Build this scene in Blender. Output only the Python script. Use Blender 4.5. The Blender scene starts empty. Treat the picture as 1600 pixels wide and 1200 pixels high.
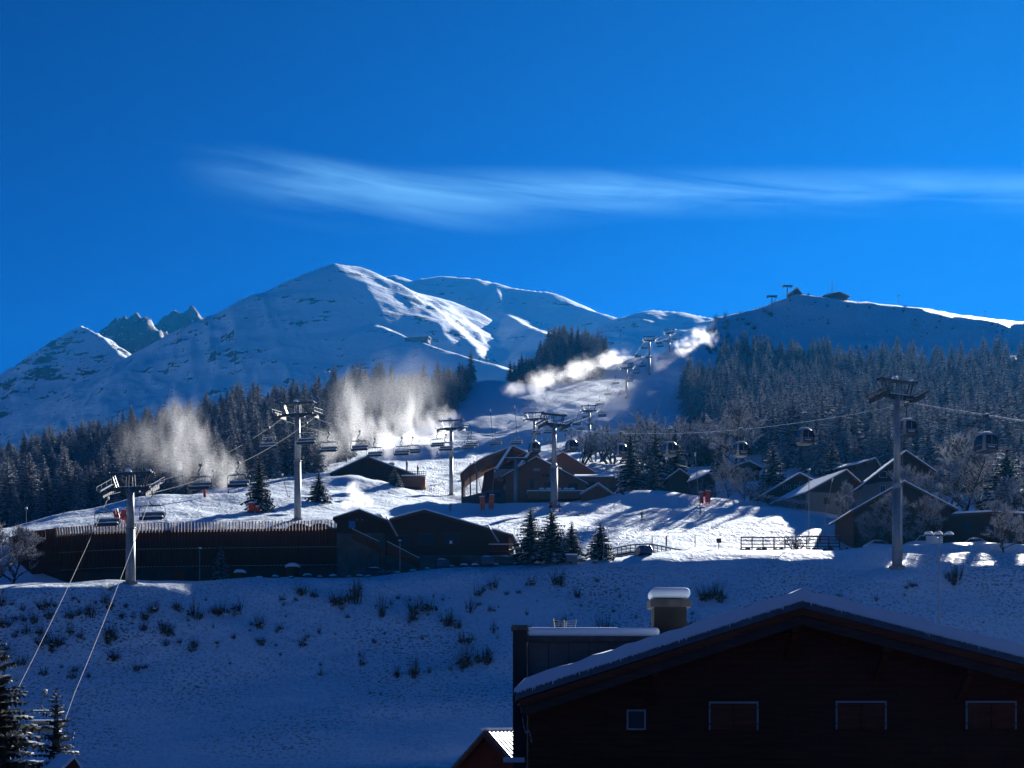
import bpy, bmesh, math, random
import numpy as np
from mathutils import Vector, Matrix

# ------------------------------------------------------------------ camera, sky, sun, exposure
SC = bpy.context.scene
COL = SC.collection
F, HZ = 2198.0, 1130.0            # focal length and horizon row of a 1600 x 1200 frame
SUN_AZ, SUN_EL = math.radians(24), math.radians(22.5)

cam_data = bpy.data.cameras.new('camera')
cam_data.sensor_width = 36.0
cam_data.lens = 36.0 * F / 1600.0
cam_data.shift_y = (HZ - 600.0) / 1600.0
cam_data.clip_start, cam_data.clip_end = 0.5, 60000.0
cam = bpy.data.objects.new('camera', cam_data)
COL.objects.link(cam)
cam.rotation_euler = (math.pi / 2, 0, 0)
SC.camera = cam

SC.render.engine = 'CYCLES'
SC.cycles.use_denoising = True
SC.cycles.max_bounces = 6
SC.cycles.diffuse_bounces = 2
SC.cycles.glossy_bounces = 2
SC.cycles.transmission_bounces = 2
SC.cycles.transparent_max_bounces = 8
SC.cycles.volume_bounces = 1
SC.cycles.volume_step_rate = 1.0
SC.cycles.volume_max_steps = 128
SC.view_settings.view_transform = 'Standard'
SC.view_settings.look = 'None'
SC.view_settings.exposure = 1.42
SC.view_settings.gamma = 1.0
SC.view_settings.use_curve_mapping = False

world = bpy.data.worlds.new('World')
SC.world = world
world.use_nodes = True
def build_world():
    nt = world.node_tree; N = nt.nodes; L = nt.links
    N.clear()
    out = N.new('ShaderNodeOutputWorld'); bg = N.new('ShaderNodeBackground')
    sky = N.new('ShaderNodeTexSky'); sky.sky_type = 'NISHITA'; sky.sun_disc = False
    sky.sun_elevation = SUN_EL; sky.sun_rotation = SUN_AZ
    sky.altitude = 1200; sky.air_density = 1.0; sky.dust_density = 0.12; sky.ozone_density = 3.0
    # the deep blue of cold mountain air: the whole sky is made more saturated
    gam = N.new('ShaderNodeGamma'); gam.inputs[1].default_value = 1.6
    mn = N.new('ShaderNodeVectorMath'); mn.operation = 'MINIMUM'; mn.inputs[1].default_value = (5, 4.3, 7.2)
    L.new(sky.outputs[0], mn.inputs[0]); L.new(mn.outputs[0], gam.inputs[0])
    mul = N.new('ShaderNodeMix'); mul.data_type = 'RGBA'; mul.blend_type = 'MULTIPLY'
    mul.inputs[0].default_value = 1.0
    L.new(gam.outputs[0], mul.inputs[6]); mul.inputs[7].default_value = (0.001, 0.075, 0.158, 1)
    # a thin streak of cirrus, placed by direction
    tc = N.new('ShaderNodeTexCoord'); sep = N.new('ShaderNodeSeparateXYZ')
    L.new(tc.outputs['Generated'], sep.inputs[0])
    def math_(op, a, b=None, clamp=False):
        n = N.new('ShaderNodeMath'); n.operation = op; n.use_clamp = clamp
        for i, x in enumerate((a, b)):
            if x is None: continue
            if isinstance(x, (int, float)): n.inputs[i].default_value = x
            else: L.new(x, n.inputs[i])
        return n.outputs[0]
    def ramp(x, lo, hi, t0=0.0, t1=1.0):
        n = N.new('ShaderNodeMapRange'); n.interpolation_type = 'SMOOTHSTEP'
        L.new(x, n.inputs[0]); n.inputs[1].default_value = lo; n.inputs[2].default_value = hi
        n.inputs[3].default_value = t0; n.inputs[4].default_value = t1
        return n.outputs[0]
    az = math_('ARCTAN2', sep.outputs[0], sep.outputs[1])
    hyp = math_('SQRT', math_('ADD', math_('MULTIPLY', sep.outputs[0], sep.outputs[0]), math_('MULTIPLY', sep.outputs[1], sep.outputs[1])))
    v = math_('MULTIPLY', math_('DIVIDE', sep.outputs[2], math_('MAXIMUM', hyp, 0.02)), 1.0)
    comb = N.new('ShaderNodeCombineXYZ')
    L.new(math_('MULTIPLY', az, 4.0), comb.inputs[0])
    L.new(math_('ADD', math_('MULTIPLY', v, 36.0), math_('MULTIPLY', az, 5.0)), comb.inputs[1])
    no = N.new('ShaderNodeTexNoise'); no.inputs['Scale'].default_value = 1.6; no.inputs['Detail'].default_value = 5
    no.inputs['Roughness'].default_value = 0.52; no.inputs['Distortion'].default_value = 0.5
    L.new(comb.outputs[0], no.inputs['Vector'])
    comb2 = N.new('ShaderNodeCombineXYZ'); L.new(math_('MULTIPLY', az, 5.0), comb2.inputs[0])
    no2 = N.new('ShaderNodeTexNoise'); no2.inputs['Scale'].default_value = 1.0; no2.inputs['Detail'].default_value = 3
    L.new(comb2.outputs[0], no2.inputs['Vector'])
    # the centre line drops a little from its western tip, the streak is widest in its western half
    vc = math_('ADD', ramp(az, -0.24, -0.06, 0.402, 0.381), math_('MULTIPLY', math_('SUBTRACT', no2.outputs[0], 0.5), 0.008))
    vc = math_('MULTIPLY', vc, math_('COSINE', az))
    dv = math_('SUBTRACT', v, vc)
    wup = 0.020
    up = ramp(dv, 0.018, -0.002)
    wlow = ramp(az, -0.05, 0.12, 0.042, 0.026)
    low = ramp(math_('DIVIDE', dv, wlow), -1.0, 0.1)
    band = math_('MULTIPLY', up, low)
    band = math_('MULTIPLY', band, ramp(az, -0.245, -0.12))
    band = math_('MULTIPLY', band, ramp(no.outputs[0], 0.22, 0.78))
    lo2 = ramp(az, 0.0, 0.25, 1.0, 0.75)
    band = math_('MULTIPLY', band, lo2)
    mix = N.new('ShaderNodeMix'); mix.data_type = 'RGBA'
    L.new(math_('MULTIPLY', band, 0.75, True), mix.inputs[0])
    L.new(mul.outputs[2], mix.inputs[6]); mix.inputs[7].default_value = (1.6, 4.2, 7.2, 1)
    L.new(mix.outputs[2], bg.inputs[0])
    bg.inputs[1].default_value = 0.05
    L.new(bg.outputs[0], out.inputs[0])
build_world()

sun_data = bpy.data.lights.new('sun', 'SUN')
sun_data.energy = 5.0
sun_data.angle = math.radians(0.5)
sun_data.color = (1.0, 0.965, 0.92)
sun = bpy.data.objects.new('sun', sun_data)
COL.objects.link(sun)
SDIR = Vector((math.cos(SUN_EL) * math.sin(SUN_AZ), math.cos(SUN_EL) * math.cos(SUN_AZ), math.sin(SUN_EL)))
sun.rotation_euler = SDIR.to_track_quat('Z', 'Y').to_euler()

# ------------------------------------------------------------------ helpers
RND = random.Random(11)
def P(px, py, d):
    """the point at depth d that the photograph shows at (px, py)"""
    return Vector(((px - 800.0) * d / F, d, (HZ - py) * d / F))

def _hash(ix, iy, seed):
    h = (ix.astype(np.int64) * 374761393 + iy.astype(np.int64) * 668265263 + seed * 974634541) & 0xffffffff
    h = ((h ^ (h >> 13)) * 1274126177) & 0xffffffff
    h = ((h ^ (h >> 16)) * 2246822519) & 0xffffffff
    return ((h ^ (h >> 15)) & 0xffffff) / float(0xffffff) * 2 - 1
def vnoise(x, y, seed=0):
    ix = np.floor(x).astype(np.int64); iy = np.floor(y).astype(np.int64)
    fx = x - ix; fy = y - iy
    ux = fx * fx * fx * (fx * (fx * 6 - 15) + 10); uy = fy * fy * fy * (fy * (fy * 6 - 15) + 10)
    a = _hash(ix, iy, seed); b = _hash(ix + 1, iy, seed); c = _hash(ix, iy + 1, seed); d = _hash(ix + 1, iy + 1, seed)
    return (a + (b - a) * ux) + ((c + (d - c) * ux) - (a + (b - a) * ux)) * uy
def fbm(x, y, seed=0, oct=4, gain=0.5, ridged=False):
    s = 0.0; amp = 1.0
    for i in range(oct):
        n = vnoise(x, y, seed + i * 17)
        if ridged: n = 1 - 2 * np.abs(n)
        s = s + amp * n
        amp *= gain; x = x * 2.03 + 13.7; y = y * 2.03 - 7.1
    return s
def sstep(a, b, x):
    t = np.clip((x - a) / (b - a), 0, 1)
    return t * t * (3 - 2 * t)

class Pchip:
    def __init__(s, x, y):
        s.x = np.array(x, float); s.y = np.array(y, float)
        h = np.diff(s.x); dl = np.diff(s.y) / h
        m = np.zeros(len(s.x)); m[0] = dl[0]; m[-1] = dl[-1]
        for i in range(1, len(m) - 1):
            if dl[i-1] * dl[i] > 0:
                w1 = 2 * h[i] + h[i-1]; w2 = h[i] + 2 * h[i-1]
                m[i] = (w1 + w2) / (w1 / dl[i-1] + w2 / dl[i])
        s.m = m
    def __call__(s, q):
        q = np.clip(q, s.x[0], s.x[-1])
        i = np.clip(np.searchsorted(s.x, q) - 1, 0, len(s.x) - 2)
        h = s.x[i+1] - s.x[i]; t = (q - s.x[i]) / h
        return ((1 + 2*t) * (1-t)**2 * s.y[i] + t * (1-t)**2 * h * s.m[i] + t*t * (3 - 2*t) * s.y[i+1] + t*t * (t-1) * h * s.m[i+1])

def grid_mesh(name, X, Y, Z, mats, attr=None):
    r, c = X.shape
    me = bpy.data.meshes.new(name)
    nv = r * c
    co = np.stack([X, Y, Z], -1).reshape(-1).astype(np.float32)
    me.vertices.add(nv); me.vertices.foreach_set('co', co)
    i = np.arange(nv).reshape(r, c)
    q = np.stack([i[:-1, :-1], i[:-1, 1:], i[1:, 1:], i[1:, :-1]], -1).reshape(-1, 4)
    nf = len(q)
    me.loops.add(nf * 4); me.loops.foreach_set('vertex_index', q.reshape(-1).astype(np.int32))
    me.polygons.add(nf)
    me.polygons.foreach_set('loop_start', (np.arange(nf) * 4).astype(np.int32))
    me.polygons.foreach_set('use_smooth', np.ones(nf, bool))
    for m in mats: me.materials.append(m)
    if attr:
        for k, a in attr.items():
            at = me.attributes.new(k, 'FLOAT', 'POINT'); at.data.foreach_set('value', a.reshape(-1).astype(np.float32))
    me.update(calc_edges=True)
    o = bpy.data.objects.new(name, me); COL.objects.link(o)
    return o

def tag(o, label=None, cat=None, group=None, kind=None):
    if label: o['label'] = label
    if cat: o['category'] = cat
    if group: o['group'] = group
    if kind: o['kind'] = kind
    return o

# ------------------------------------------------------------------ materials
MATS = {}
class NT:
    """short hand for shader nodes"""
    def __init__(s, name):
        s.m = bpy.data.materials.new(name); s.m.use_nodes = True
        s.t = s.m.node_tree; s.N = s.t.nodes; s.L = s.t.links
        s.b = s.N['Principled BSDF']; s.out = s.N['Material Output']
        s.tc = s.N.new('ShaderNodeTexCoord')
        MATS[name] = s.m
    def noise(s, scale, detail=4, rough=0.55, vec=None, stretch=None, dist=0.0):
        n = s.N.new('ShaderNodeTexNoise')
        n.inputs['Scale'].default_value = scale; n.inputs['Detail'].default_value = detail
        n.inputs['Roughness'].default_value = rough; n.inputs['Distortion'].default_value = dist
        v = vec or s.tc.outputs['Object']
        if stretch:
            mp = s.N.new('ShaderNodeMapping'); mp.inputs['Scale'].default_value = stretch
            s.L.new(v, mp.inputs[0]); v = mp.outputs[0]
        s.L.new(v, n.inputs['Vector'])
        return n.outputs[0]
    def rng(s, x, lo, hi, a=0.0, b=1.0, smooth=True):
        n = s.N.new('ShaderNodeMapRange')
        n.interpolation_type = 'SMOOTHSTEP' if smooth else 'LINEAR'
        s.L.new(x, n.inputs[0])
        for i, q in enumerate((lo, hi, a, b)): n.inputs[i+1].default_value = q
        return n.outputs[0]
    def math(s, op, a, b=None, clamp=False):
        n = s.N.new('ShaderNodeMath'); n.operation = op; n.use_clamp = clamp
        for i, x in enumerate((a, b)):
            if x is None: continue
            if isinstance(x, (int, float)): n.inputs[i].default_value = x
            else: s.L.new(x, n.inputs[i])
        return n.outputs[0]
    def mix(s, fac, a, b):
        n = s.N.new('ShaderNodeMix'); n.data_type = 'RGBA'
        for i, x in ((0, fac), (6, a), (7, b)):
            if isinstance(x, (int, float)): n.inputs[i].default_value = x
            elif isinstance(x, tuple): n.inputs[i].default_value = x if len(x) == 4 else (*x, 1)
            else: s.L.new(x, n.inputs[i])
        return n.outputs[2]
    def bump(s, h, strength=0.5, dist=0.05, prev=None):
        n = s.N.new('ShaderNodeBump'); n.inputs['Strength'].default_value = strength; n.inputs['Distance'].default_value = dist
        s.L.new(h, n.inputs['Height'])
        if prev: s.L.new(prev, n.inputs['Normal'])
        return n.outputs[0]
    def set(s, color=None, rough=None, metal=None, normal=None, spec=None):
        for k, x in (('Base Color', color), ('Roughness', rough), ('Metallic', metal), ('Normal', normal), ('Specular IOR Level', spec)):
            if x is None: continue
            if isinstance(x, (int, float)): s.b.inputs[k].default_value = x
            elif isinstance(x, tuple): s.b.inputs[k].default_value = x if len(x) == 4 else (*x, 1)
            else: s.L.new(x, s.b.inputs[k])
        return s.m

SNOW = (0.80, 0.90, 0.97)
def simple(name, col, rough=0.7, metal=0.0, var=0.25, scale=3.0, stretch=None, bump=0.0, spec=0.35):
    t = NT(name)
    n = t.noise(scale, 5, 0.6, stretch=stretch)
    c2 = tuple(min(1, c * (1 + var)) for c in col); c1 = tuple(c * (1 - var) for c in col)
    nor = t.bump(n, bump, 0.02) if bump else None
    return t.set(t.mix(t.rng(n, 0.3, 0.7), c1, c2), rough, metal, nor, spec)

def make_ground_mat():
    t = NT('ground_snow')
    at = t.N.new('ShaderNodeAttribute'); at.attribute_name = 'rough'      # broken, skied or tussocky snow
    at2 = t.N.new('ShaderNodeAttribute'); at2.attribute_name = 'grass'
    n1 = t.noise(0.28, 2, 0.6); n2 = t.noise(1.3, 4, 0.68)
    n4 = t.noise(0.9, 1, 0.5, stretch=(1.0, 0.22, 1.0), dist=1.2)
    h = t.math('ADD', t.math('MULTIPLY', n1, t.math('ADD', 0.18, t.math('MULTIPLY', at.outputs[2], 0.9))), t.math('MULTIPLY', t.math('ADD', t.math('MULTIPLY', n2, 0.55), t.math('MULTIPLY', n4, 0.6)), at.outputs[2]))
    nor = t.bump(h, 0.85, 1.0)
    # straw of last summer's grass standing through the thin cover
    g = t.noise(2.6, 3, 0.7)
    gm = t.math('MULTIPLY', t.rng(g, 0.52, 0.60), at2.outputs[2], True)
    dirt = t.mix(n2, (0.06, 0.045, 0.03), (0.11, 0.085, 0.06))
    col = t.mix(t.math('MULTIPLY', gm, 0.9), t.mix(n1, (0.75, 0.86, 0.95), SNOW), dirt)
    t.set(col, t.rng(gm, 0, 1, 0.62, 0.9), 0, nor, 0.25)
make_ground_mat()

def make_mountain_mat():
    t = NT('mountain_snow')
    geo = t.N.new('ShaderNodeNewGeometry'); sp = t.N.new('ShaderNodeSeparateXYZ'); t.L.new(geo.outputs['True Normal'], sp.inputs[0])
    at = t.N.new('ShaderNodeAttribute'); at.attribute_name = 'rocky'
    n1 = t.noise(0.010, 4, 0.62, stretch=(1.0, 1.0, 2.4)); n2 = t.noise(0.06, 4, 0.65, stretch=(0.8, 0.8, 1.5))
    steep = t.math('SUBTRACT', 1.0, sp.outputs[2])
    k = t.math('ADD', t.math('MULTIPLY', steep, 0.85), t.math('MULTIPLY', t.math('SUBTRACT', n1, 0.5), 1.25))
    k = t.math('ADD', k, t.math('MULTIPLY', t.math('SUBTRACT', n2, 0.5), 1.05))
    k = t.math('ADD', k, t.math('MULTIPLY', at.outputs[2], 0.36))
    rock = t.rng(k, 0.34, 0.41)
    h = t.math('ADD', t.math('MULTIPLY', n2, 5.0), t.math('MULTIPLY', n1, 12.0))
    nor = t.bump(h, 0.45, 1.0)
    rc = t.mix(t.noise(0.09, 3, 0.7), (0.016, 0.016, 0.018), (0.10, 0.096, 0.096))
    t.set(t.mix(rock, t.mix(n1, (0.76, 0.87, 0.96), SNOW), rc), 0.7, 0, nor, 0.2)
make_mountain_mat()
# ------------------------------------------------------------------ the terrain
def zz(py, d): return (HZ - py) * d / F
# ground level by column of view: (depth, row in the photograph)
BANK = [(124, -5.2), (136.5, -4.4), (142.5, -1.9)]
COLS = {
 -500: [(178, 925), (205, 918), (224, 850), (245, 845), (300, 850), (420, 848), (600, 800), (700, 795)],
 0:    [(172, 919), (205, 915), (222, 842), (248, 828), (300, 832), (420, 815), (600, 752), (640, 745)],
 120:  [(173, 915), (205, 912), (222, 838), (255, 807), (300, 815), (420, 800), (600, 722), (640, 715)],
 250:  [(175, 912), (205, 909), (222, 834), (262, 784), (300, 786), (420, 768), (600, 695), (640, 690)],
 400:  [(180, 909), (206, 906), (222, 830), (250, 796), (300, 768), (400, 742), (600, 668), (660, 655)],
 560:  [(184, 906), (206, 903), (224, 822), (262, 792), (300, 770), (345, 752), (420, 722), (640, 640), (700, 625)],
 700:  [(187, 893), (206, 890), (224, 840), (262, 806), (296, 787), (328, 776), (420, 730), (522, 690), (640, 632), (700, 617)],
 760:  [(188, 888), (206, 885), (224, 846), (262, 806), (296, 787), (328, 774), (420, 730), (522, 692), (640, 612), (680, 597)],
 870:  [(190, 882), (206, 878), (214, 877), (237, 829), (262, 803), (296, 786), (328, 768), (420, 728), (522, 692), (640, 613), (700, 592), (780, 548)],
 950:  [(192, 876), (206, 874), (214, 873), (237, 833), (262, 808), (296, 786), (330, 768), (420, 728), (522, 692), (640, 613), (700, 592), (780, 565)],
 1050: [(190, 876), (198, 863), (214, 859), (237, 833), (262, 814), (296, 786), (330, 762), (420, 724), (522, 688), (640, 607), (700, 588), (800, 551), (840, 545)],
 1120: [(189, 877), (197, 862), (214, 858), (237, 832), (262, 806), (296, 784), (330, 752), (420, 716), (522, 684), (640, 620), (760, 568), (840, 532), (900, 499)],
 1250: [(185, 884), (193, 862), (214, 858), (237, 826), (262, 800), (292, 783), (330, 746), (420, 702), (522, 668), (640, 622), (760, 576), (850, 526), (925, 464)],
 1400: [(179, 886), (189, 863), (214, 857), (237, 833), (262, 815), (292, 790), (330, 752), (420, 705), (522, 664), (640, 614), (760, 572), (850, 527), (945, 482)],
 1600: [(180, 884), (190, 862), (214, 857), (237, 833), (262, 822), (292, 798), (330, 764), (420, 712), (522, 668), (640, 624), (760, 582), (850, 543), (965, 510)],
 2200: [(184, 895), (206, 888), (214, 887), (237, 833), (262, 838), (292, 815), (330, 780), (420, 730), (522, 690), (640, 650), (760, 615), (850, 590), (1000, 550)],
}
LY = np.log(np.concatenate([np.linspace(100, 240, 110)[:-1], np.linspace(240, 420, 90)[:-1], np.geomspace(420, 1150, 130)[:-1], np.geomspace(1150, 3000, 14)]))
_cols = []
for px in sorted(COLS):
    pts = [(d, zz(py, d)) for d, py in COLS[px]]
    dr, zr = pts[0]; d0, z0 = BANK[-1]      # the bank steepens towards its rim
    pts = [(6, -5.5), (60, -5.6)] + BANK + [(d0 + .5 * (dr - d0), z0 + .40 * (zr - z0)), (d0 + .88 * (dr - d0), z0 + .85 * (zr - z0))] + pts
    d, z = pts[-1]
    pts += [(d * 1.06, z - 6), (d * 1.3, z - 75), (d * 1.3 + 700, z - 330 if z > 330 else -40), (4200, -60)]
    _cols.append(((px - 800) / F, Pchip([math.log(p[0]) for p in pts], [p[1] for p in pts])))
_ca = np.array([c[0] for c in _cols])
def bumps(x, y, z):
    """mounds of piled snow"""
    for (px, d, h, rx, ry) in ((1035, 285, 3.3, 15, 10), (905, 272, 1.2, 11, 5), (760, 283, 0.9, 10, 4), (330, 262, 1.6, 16, 7), (560, 318, 2.2, 16, 9), (190, 258, 1.0, 14, 8), (1130, 268, 1.0, 14, 5), (1372, 192, .6, 5, 1.6), (1445, 192, .75, 6, 1.6), (1520, 191, .8, 7, 1.6), (1590, 190, .8, 8, 1.6)):
        cx = (px - 800) * d / F
        z = z + h * np.exp(-((x - cx) / rx) ** 2 - ((y - d) / ry) ** 2)
    return z
def ground_z(x, y, detail=True):
    x = np.asarray(x, float); y = np.asarray(y, float)
    a = np.clip(x / y, _ca[0], _ca[-1]); l = np.log(np.maximum(y, 6.0))
    vals = np.stack([c[1](l) for c in _cols], 0)
    i = np.clip(np.searchsorted(_ca, a) - 1, 0, len(_ca) - 2)
    t = (a - _ca[i]) / (_ca[i+1] - _ca[i]); t = t * t * (3 - 2 * t) * 0.5 + t * 0.5
    v0 = np.take_along_axis(vals, i[None], 0)[0]; v1 = np.take_along_axis(vals, (i + 1)[None], 0)[0]
    z = bumps(x, y, v0 + (v1 - v0) * t)
    if detail:
        w = sstep(215, 300, y); far = sstep(560, 900, y)
        z = z + fbm(x / 22, y / 22, 3, 3) * (0.22 + 0.5 * w + 0.4 * far) + fbm(x / 5, y / 5, 9, 3) * (0.10 + 0.10 * w)
        nb = 1 - sstep(186, 200, y)
        z = z + nb * (0.28 * fbm(x / 11, y / 7, 41, 2) - 0.35 * np.exp(-((y - 141 - 4 * np.sin(x / 17) - x * 0.05) / 0.9) ** 2) * sstep(-60, -40, x))
        z = z + 0.16 * np.abs(fbm(x / 2.2, y / 3.5, 21, 3)) * sstep(300, 330, y) * (1 - sstep(500, 540, y))
    return z
def depth_at(px, py, d0, d1):
    """where the ground seen at column px reaches row py"""
    ds = np.linspace(d0, d1, 300); x = (px - 800) * ds / F
    rows = HZ - F * ground_z(x, ds) / ds; k = np.where(rows <= py)[0]
    return float(ds[k[0]]) if len(k) else float(ds[np.argmin(rows)])
def gz(x, y): return float(ground_z(np.array([x]), np.array([y]))[0])
def G(px, d, dz=0.0):
    x = (px - 800) * d / F
    return Vector((x, d, gz(x, d) + dz))

def make_ground():
    A = np.concatenate([np.linspace(-2.6, -0.44, 50)[:-1], np.linspace(-0.44, 0.44, 500), np.linspace(0.44, 2.6, 50)[1:]])
    Yv = np.exp(LY)
    Yg, Ag = np.meshgrid(Yv, A, indexing='ij')
    X = Ag * Yg
    Z = ground_z(X, Yg)
    rough = 0.12 + 0.2 * sstep(120, 185, Yg) + 0.55 * sstep(215, 235, Yg) * (1 - sstep(243, 252, Yg)) * sstep(-0.12, -0.04, Ag)
    rough = rough + 0.9 * sstep(318, 332, Yg) * (1 - sstep(500, 540, Yg)) * (0.5 + 0.5 * sstep(-0.5, 0.5, fbm(X / 30, Yg / 40, 5, 2)))
    rough = rough + 0.35 * sstep(560, 700, Yg)
    grass = sstep(128, 145, Yg) * (1 - sstep(186, 192, Yg)) * (0.55 + 0.45 * fbm(X / 12, Yg / 12, 31, 2)) + 0.5 * sstep(780, 850, Yg)
    g = grid_mesh('ground', X, Yg, Z, [MATS['ground_snow']], {'rough': rough, 'grass': np.clip(grass, 0, 1)})
    tag(g, 'snow covered ground of the bank, plateau and ski slope', None, None, 'structure')
    # unseen dark floor added below the frame to cut bounced light on the bank
    Xb, Yb = np.meshgrid(np.linspace(-420, 420, 15), np.linspace(-300, 104, 11), indexing='xy')
    simple('dark_floor', (0.03, 0.03, 0.032), 0.85, var=0.3, scale=0.6)
    b = grid_mesh('dark_valley_floor', Xb, Yb, np.full_like(Xb, -5.4), [MATS['dark_floor']])
    tag(b, 'unseen dark valley floor added to cut bounced light', None, None, 'structure')
make_ground()

def make_massif(name, ridges, arange, drange, res, seed, label):
    A = np.linspace(arange[0], arange[1], res[0]); D = np.geomspace(drange[0], drange[1], res[1])
    Dg, Ag = np.meshgrid(D, A, indexing='ij')
    X = Ag * Dg; Y = Dg
    wx = X + 9 * fbm(X / 160, Y / 160, seed, 4); wy = Y + 9 * fbm(X / 160, Y / 160, seed + 50, 4)
    Z = np.full_like(X, -200.0); rocky = np.zeros_like(X); dmin = np.full_like(X, 1e4)
    for (pts, slope, rk) in ridges:
        W = [P(*p) for p in pts]
        for p, q in zip(W[:-1], W[1:]):
            dx, dy = q.x - p.x, q.y - p.y
            L2 = dx * dx + dy * dy
            t = np.clip(((wx - p.x) * dx + (wy - p.y) * dy) / L2, 0, 1)
            dist = np.hypot(wx - p.x - t * dx, wy - p.y - t * dy)
            t2 = np.clip(((X - p.x) * dx + (Y - p.y) * dy) / L2, 0, 1)
            d2 = np.hypot(X - p.x - t2 * dx, Y - p.y - t2 * dy)
            k = sstep(40, 500, d2); dist = d2 * (1 - k) + dist * k
            h = p.z + (q.z - p.z) * t2 - slope * (dist - (60 * (1 - np.exp(-dist / 60)) * 0.35 if rk > 0.04 else 70 * (1 - np.exp(-dist / 70)) * 0.5))
            up = h > Z
            rocky = np.where(up, rk * np.exp(-d2 / (260.0 if rk > 0.5 else 700.0)), rocky)
            dmin = np.minimum(dmin, d2)
            Z = np.maximum(Z, h)
    amp = 0.12 + 0.88 * sstep(0, 260, dmin)
    Z = Z + amp * (fbm(X / 240, Y / 240, seed + 5, 5, 0.5, True) * 7 + fbm(X / 50, Y / 50, seed + 8, 4) * 2.0)
    if name == 'mountain': Z = Z + amp * 7.0 * (fbm(X / 70 + Y / 260, Y / 240, seed + 33, 4, 0.55, True) - .4) * sstep(1500, 1900, Y)
    Z = Z + fbm(X / 75, Y / 75, seed + 15, 5, 0.62, True) * 34 * np.where(rocky > .15, rocky, 0) * (1.0 if name != 'mountain' else .15) * (0.45 + 0.55 * amp)
    o = grid_mesh(name, X, Y, Z, [MATS['mountain_snow']], {'rocky': rocky})
    tag(o, label, None, None, 'structure')
    return o
make_massif('mountain', [
    ([(-250, 880, 1900), (-60, 780, 2150), (60, 690, 2400), (150, 608, 2580), (240, 553, 2700), (350, 497, 2780), (440, 451, 2800), (490, 426, 2800), (525, 413, 2800)], 0.84, 0.50),
    ([(525, 413, 2800), (560, 417, 2850), (600, 436, 2920), (640, 456, 2990), (695, 468, 3060), (730, 490, 3100)], 0.62, 0.1),
    ([(525, 413, 2800), (543, 440, 2700), (556, 478, 2560), (590, 508, 2420), (640, 527, 2270), (700, 548, 2120), (760, 566, 2000), (830, 592, 1850)], 0.70, 0.03),
    ([(590, 436, 3700), (618, 430, 3700), (640, 443, 3680), (660, 435, 3660), (692, 431, 3640), (740, 434, 3600), (772, 441, 3560), (800, 450, 3500), (852, 456, 3400), (900, 478, 3250), (940, 490, 3100), (968, 504, 3000)], 0.58, 0.12),
    ([(968, 504, 2700), (1020, 485, 2600), (1062, 488, 2550), (1122, 498, 2450), (1300, 520, 2300), (1500, 560, 2100)], 0.50, 0.10),
    ([(772, 441, 3560), (790, 490, 3100), (830, 512, 2750), (880, 530, 2500)], 0.55, 0.05),
    ], (-0.62, 0.42), (1150, 4600), (560, 280), 40, 'blue shaded snow mountain with a sharp sunlit summit ridge')
make_massif('rocky_peaks', [
    ([(-250, 640, 3256), (-60, 603, 3293), (0, 588, 3330), (48, 575, 3330), (80, 545, 3330), (128, 513, 3330), (150, 521, 3293), (185, 548, 3219), (188, 590, 3071)], 0.85, 0.25),
    ([(150, 545, 3626), (166, 528, 3626), (186, 505, 3626), (205, 496, 3626), (222, 498, 3626), (234, 520, 3589), (240, 560, 3552)], 1.15, 1.0),
    ([(238, 548, 3922), (254, 508, 3922), (268, 497, 3922), (300, 493, 3922), (345, 507, 3922), (380, 520, 3922)], 1.15, 1.0),
    ], (-0.55, -0.10), (2750, 4700), (320, 180), 77, 'jagged grey rock peaks with snow behind the mountain')
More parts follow.
